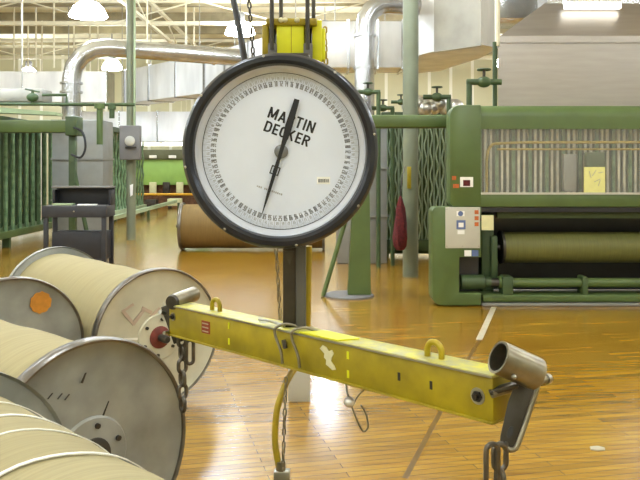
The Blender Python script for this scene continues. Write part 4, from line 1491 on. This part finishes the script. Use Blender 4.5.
# exhaust hood above the machine
eh = thing('exhaust_hood', 'broad steel exhaust hood standing above the green machine', 'exhaust hood', (3.4, 10.0, hz1))
ED = 9.5
ex = lambda px: (px - 320) / F * ED
ez = lambda py: EYE - (py - HOR) / F * ED
MB().prism([(ex(498), ED), (XR + .3, ED), (XR + .3, ED + 1.6), (ex(498) + .5, ED + 1.6)], hz1, ez(41)).build('hood_box', M['hood'], eh, smooth=False)
MB().prism([(ex(497), ED - .02), (XR + .32, ED - .02), (XR + .32, ED + 1.62), (ex(497) + .51, ED + 1.62)], ez(43), ez(36)).build('hood_lip', M['hood'], eh)
za_, zb_ = ez(36), ez(36) + .55
xl0, xr0 = ex(500), XR + .2
m = MB()
m.raw([(xl0, ED + .05, za_), (xr0, ED + .05, za_), (xr0, ED + 1.55, za_), (xl0 + .5, ED + 1.55, za_), (xl0 + .75, ED + .65, zb_), (xr0 - 1.0, ED + .65, zb_), (xr0 - 1.0, ED + 1.2, zb_), (xl0 + .75, ED + 1.2, zb_)],
      [(0, 3, 2, 1), (4, 5, 6, 7), (0, 1, 5, 4), (1, 2, 6, 5), (2, 3, 7, 6), (3, 0, 4, 7)])
m.build('sloping_cone', M['hood'], eh, smooth=False)
MB().box((xl0 + .8, ED + .7, zb_ - .01), (xr0 - 1.05, ED + 1.15, H)).build('outlet_duct', M['galv'], eh)
ft = thing('fluorescent_light', 'bright fluorescent fixture above the steel exhaust hood at top right', 'light', P(590, 4, 9.9))
a, b_ = P(566, 8, 9.9), P(622, 2, 9.9)
MB().box((a.x, 9.9, b_.z), (b_.x, 10.05, b_.z + .06)).build('housing', M['paper'], ft)
MB().box((a.x, 9.91, a.z), (b_.x, 10.0, b_.z), .01).build('tube', M['tube'], ft)
for x in (a.x + .1, b_.x - .1):
    MB().tube([(x, 9.98, b_.z + .05), (x, 9.98, H)], .01, 6).build('hanger', M['truss'], ft)

ep = thing('extension_pole', 'slim pole, cream above and dark green below, at the steel hood edge', 'pole', P(497, 105, 9.9))
a = P(495, 104, 9.42); b_ = P(495, 42, 9.42)
MB().tube([(a.x, a.y, hz1), (b_.x, b_.y, b_.z)], .03, 8).build('lower_pole', M['green_d'], ep)
MB().tube([(b_.x + .03, b_.y, b_.z - .05), (b_.x + .03, b_.y, H)], .032, 8).build('upper_pole', M['truss'], ep)


# duct fragment upper right behind the pole
t = thing('air_duct', 'silver duct piece at top edge left of the exhaust hood', 'air duct', P(510, 10, 12.2))
a, b_ = P(483, 18, 12.6), P(535, -40, 12.6)
MB().box((a.x, 12.6, a.z), (b_.x + .6, 13.6, b_.z), .01).build('duct_section', M['galv'], t)
MB().box((b_.x, 12.9, b_.z), (b_.x + .05, 12.95, H)).build('hanger_strap', M['duct_d'], t)

# ------------------------------------------------------------------ things on the floor
a, b_ = P(289, 402, 5.2), P(310, 362, 5.2)
gb = thing('floor_box', 'short pale grey metal box standing on the floor under the beam', 'box', ((a.x + b_.x) / 2, 5.27, 0))
MB().box((a.x - .005, 5.2, 0), (b_.x, 5.36, .30), .004).build('casing', M['panelw'], gb)
MB().box((a.x - .01, 5.19, .30), (b_.x + .005, 5.37, .315), .004).build('lid', M['grey_sheet'], gb)


def fl(px, py):
    d = EYE * F / (py - HOR)
    return Vector(((px - 320) / F * d, d, 0))


def strip(p, q, w, name, m, h=.002):
    a, b = Vector(p), Vector(q)
    s = (b - a).cross(Vector((0, 0, 1))).normalized() * w / 2
    return MB().prism([a - s, a + s, b + s, b - s], Vector((0, 0, h)), None).build(name, M[m], smooth=False)


tag(strip(fl(494, 307), fl(479, 340), .06, 'floor_tape', 'floortape', .002), 'strip of worn pale tape on the floor before the green machine', 'tape')
tag(strip(fl(479, 340), fl(405, 478), .03, 'floor_line', 'dark_line', .0012), 'thin dark line on the floor running under the right half of the beam', 'floor line')  # narrow dark strip laid on the floor boards
c = fl(597, 449)
m = MB(); m.prism([c + Vector(v) for v in ((-.042, -.016, 0), (-.014, -.032, 0), (.034, -.03, 0), (.044, .004, 0), (.012, .032, 0), (-.034, .022, 0))], Vector((.002, 0, .008)), None, .002)
tag(m.build('paper_scrap', M['floortape']), 'small white scrap lying on the floor at lower right', 'scrap')

# ------------------------------------------------------------------ camera, world, view
cd = bpy.data.cameras.new('camera')
cam = bpy.data.objects.new('camera', cd)
C.objects.link(cam)
cam.location = (0, 0, EYE)
cam.rotation_euler = (PI / 2, 0, 0)
cd.sensor_width = 36
cd.sensor_fit = 'HORIZONTAL'
cd.lens = 36 * F / 640
cd.shift_y = -(240 - HOR) / 640
cd.clip_end = 200
sc = bpy.context.scene
sc.camera = cam
w = bpy.data.worlds.new('world')
sc.world = w
w.use_nodes = True
w.node_tree.nodes['Background'].inputs[0].default_value = (.9, .92, .88, 1)
w.node_tree.nodes['Background'].inputs[1].default_value = .3
sc.view_settings.view_transform = 'Standard'
sc.view_settings.look = 'None'
sc.view_settings.gamma = 1
sc.view_settings.use_curve_mapping = False
sc.view_settings.exposure = -0.47
try:
    sc.cycles.use_denoising = True
    sc.cycles.max_bounces = 8
    sc.cycles.use_light_tree = True
except Exception:
    pass
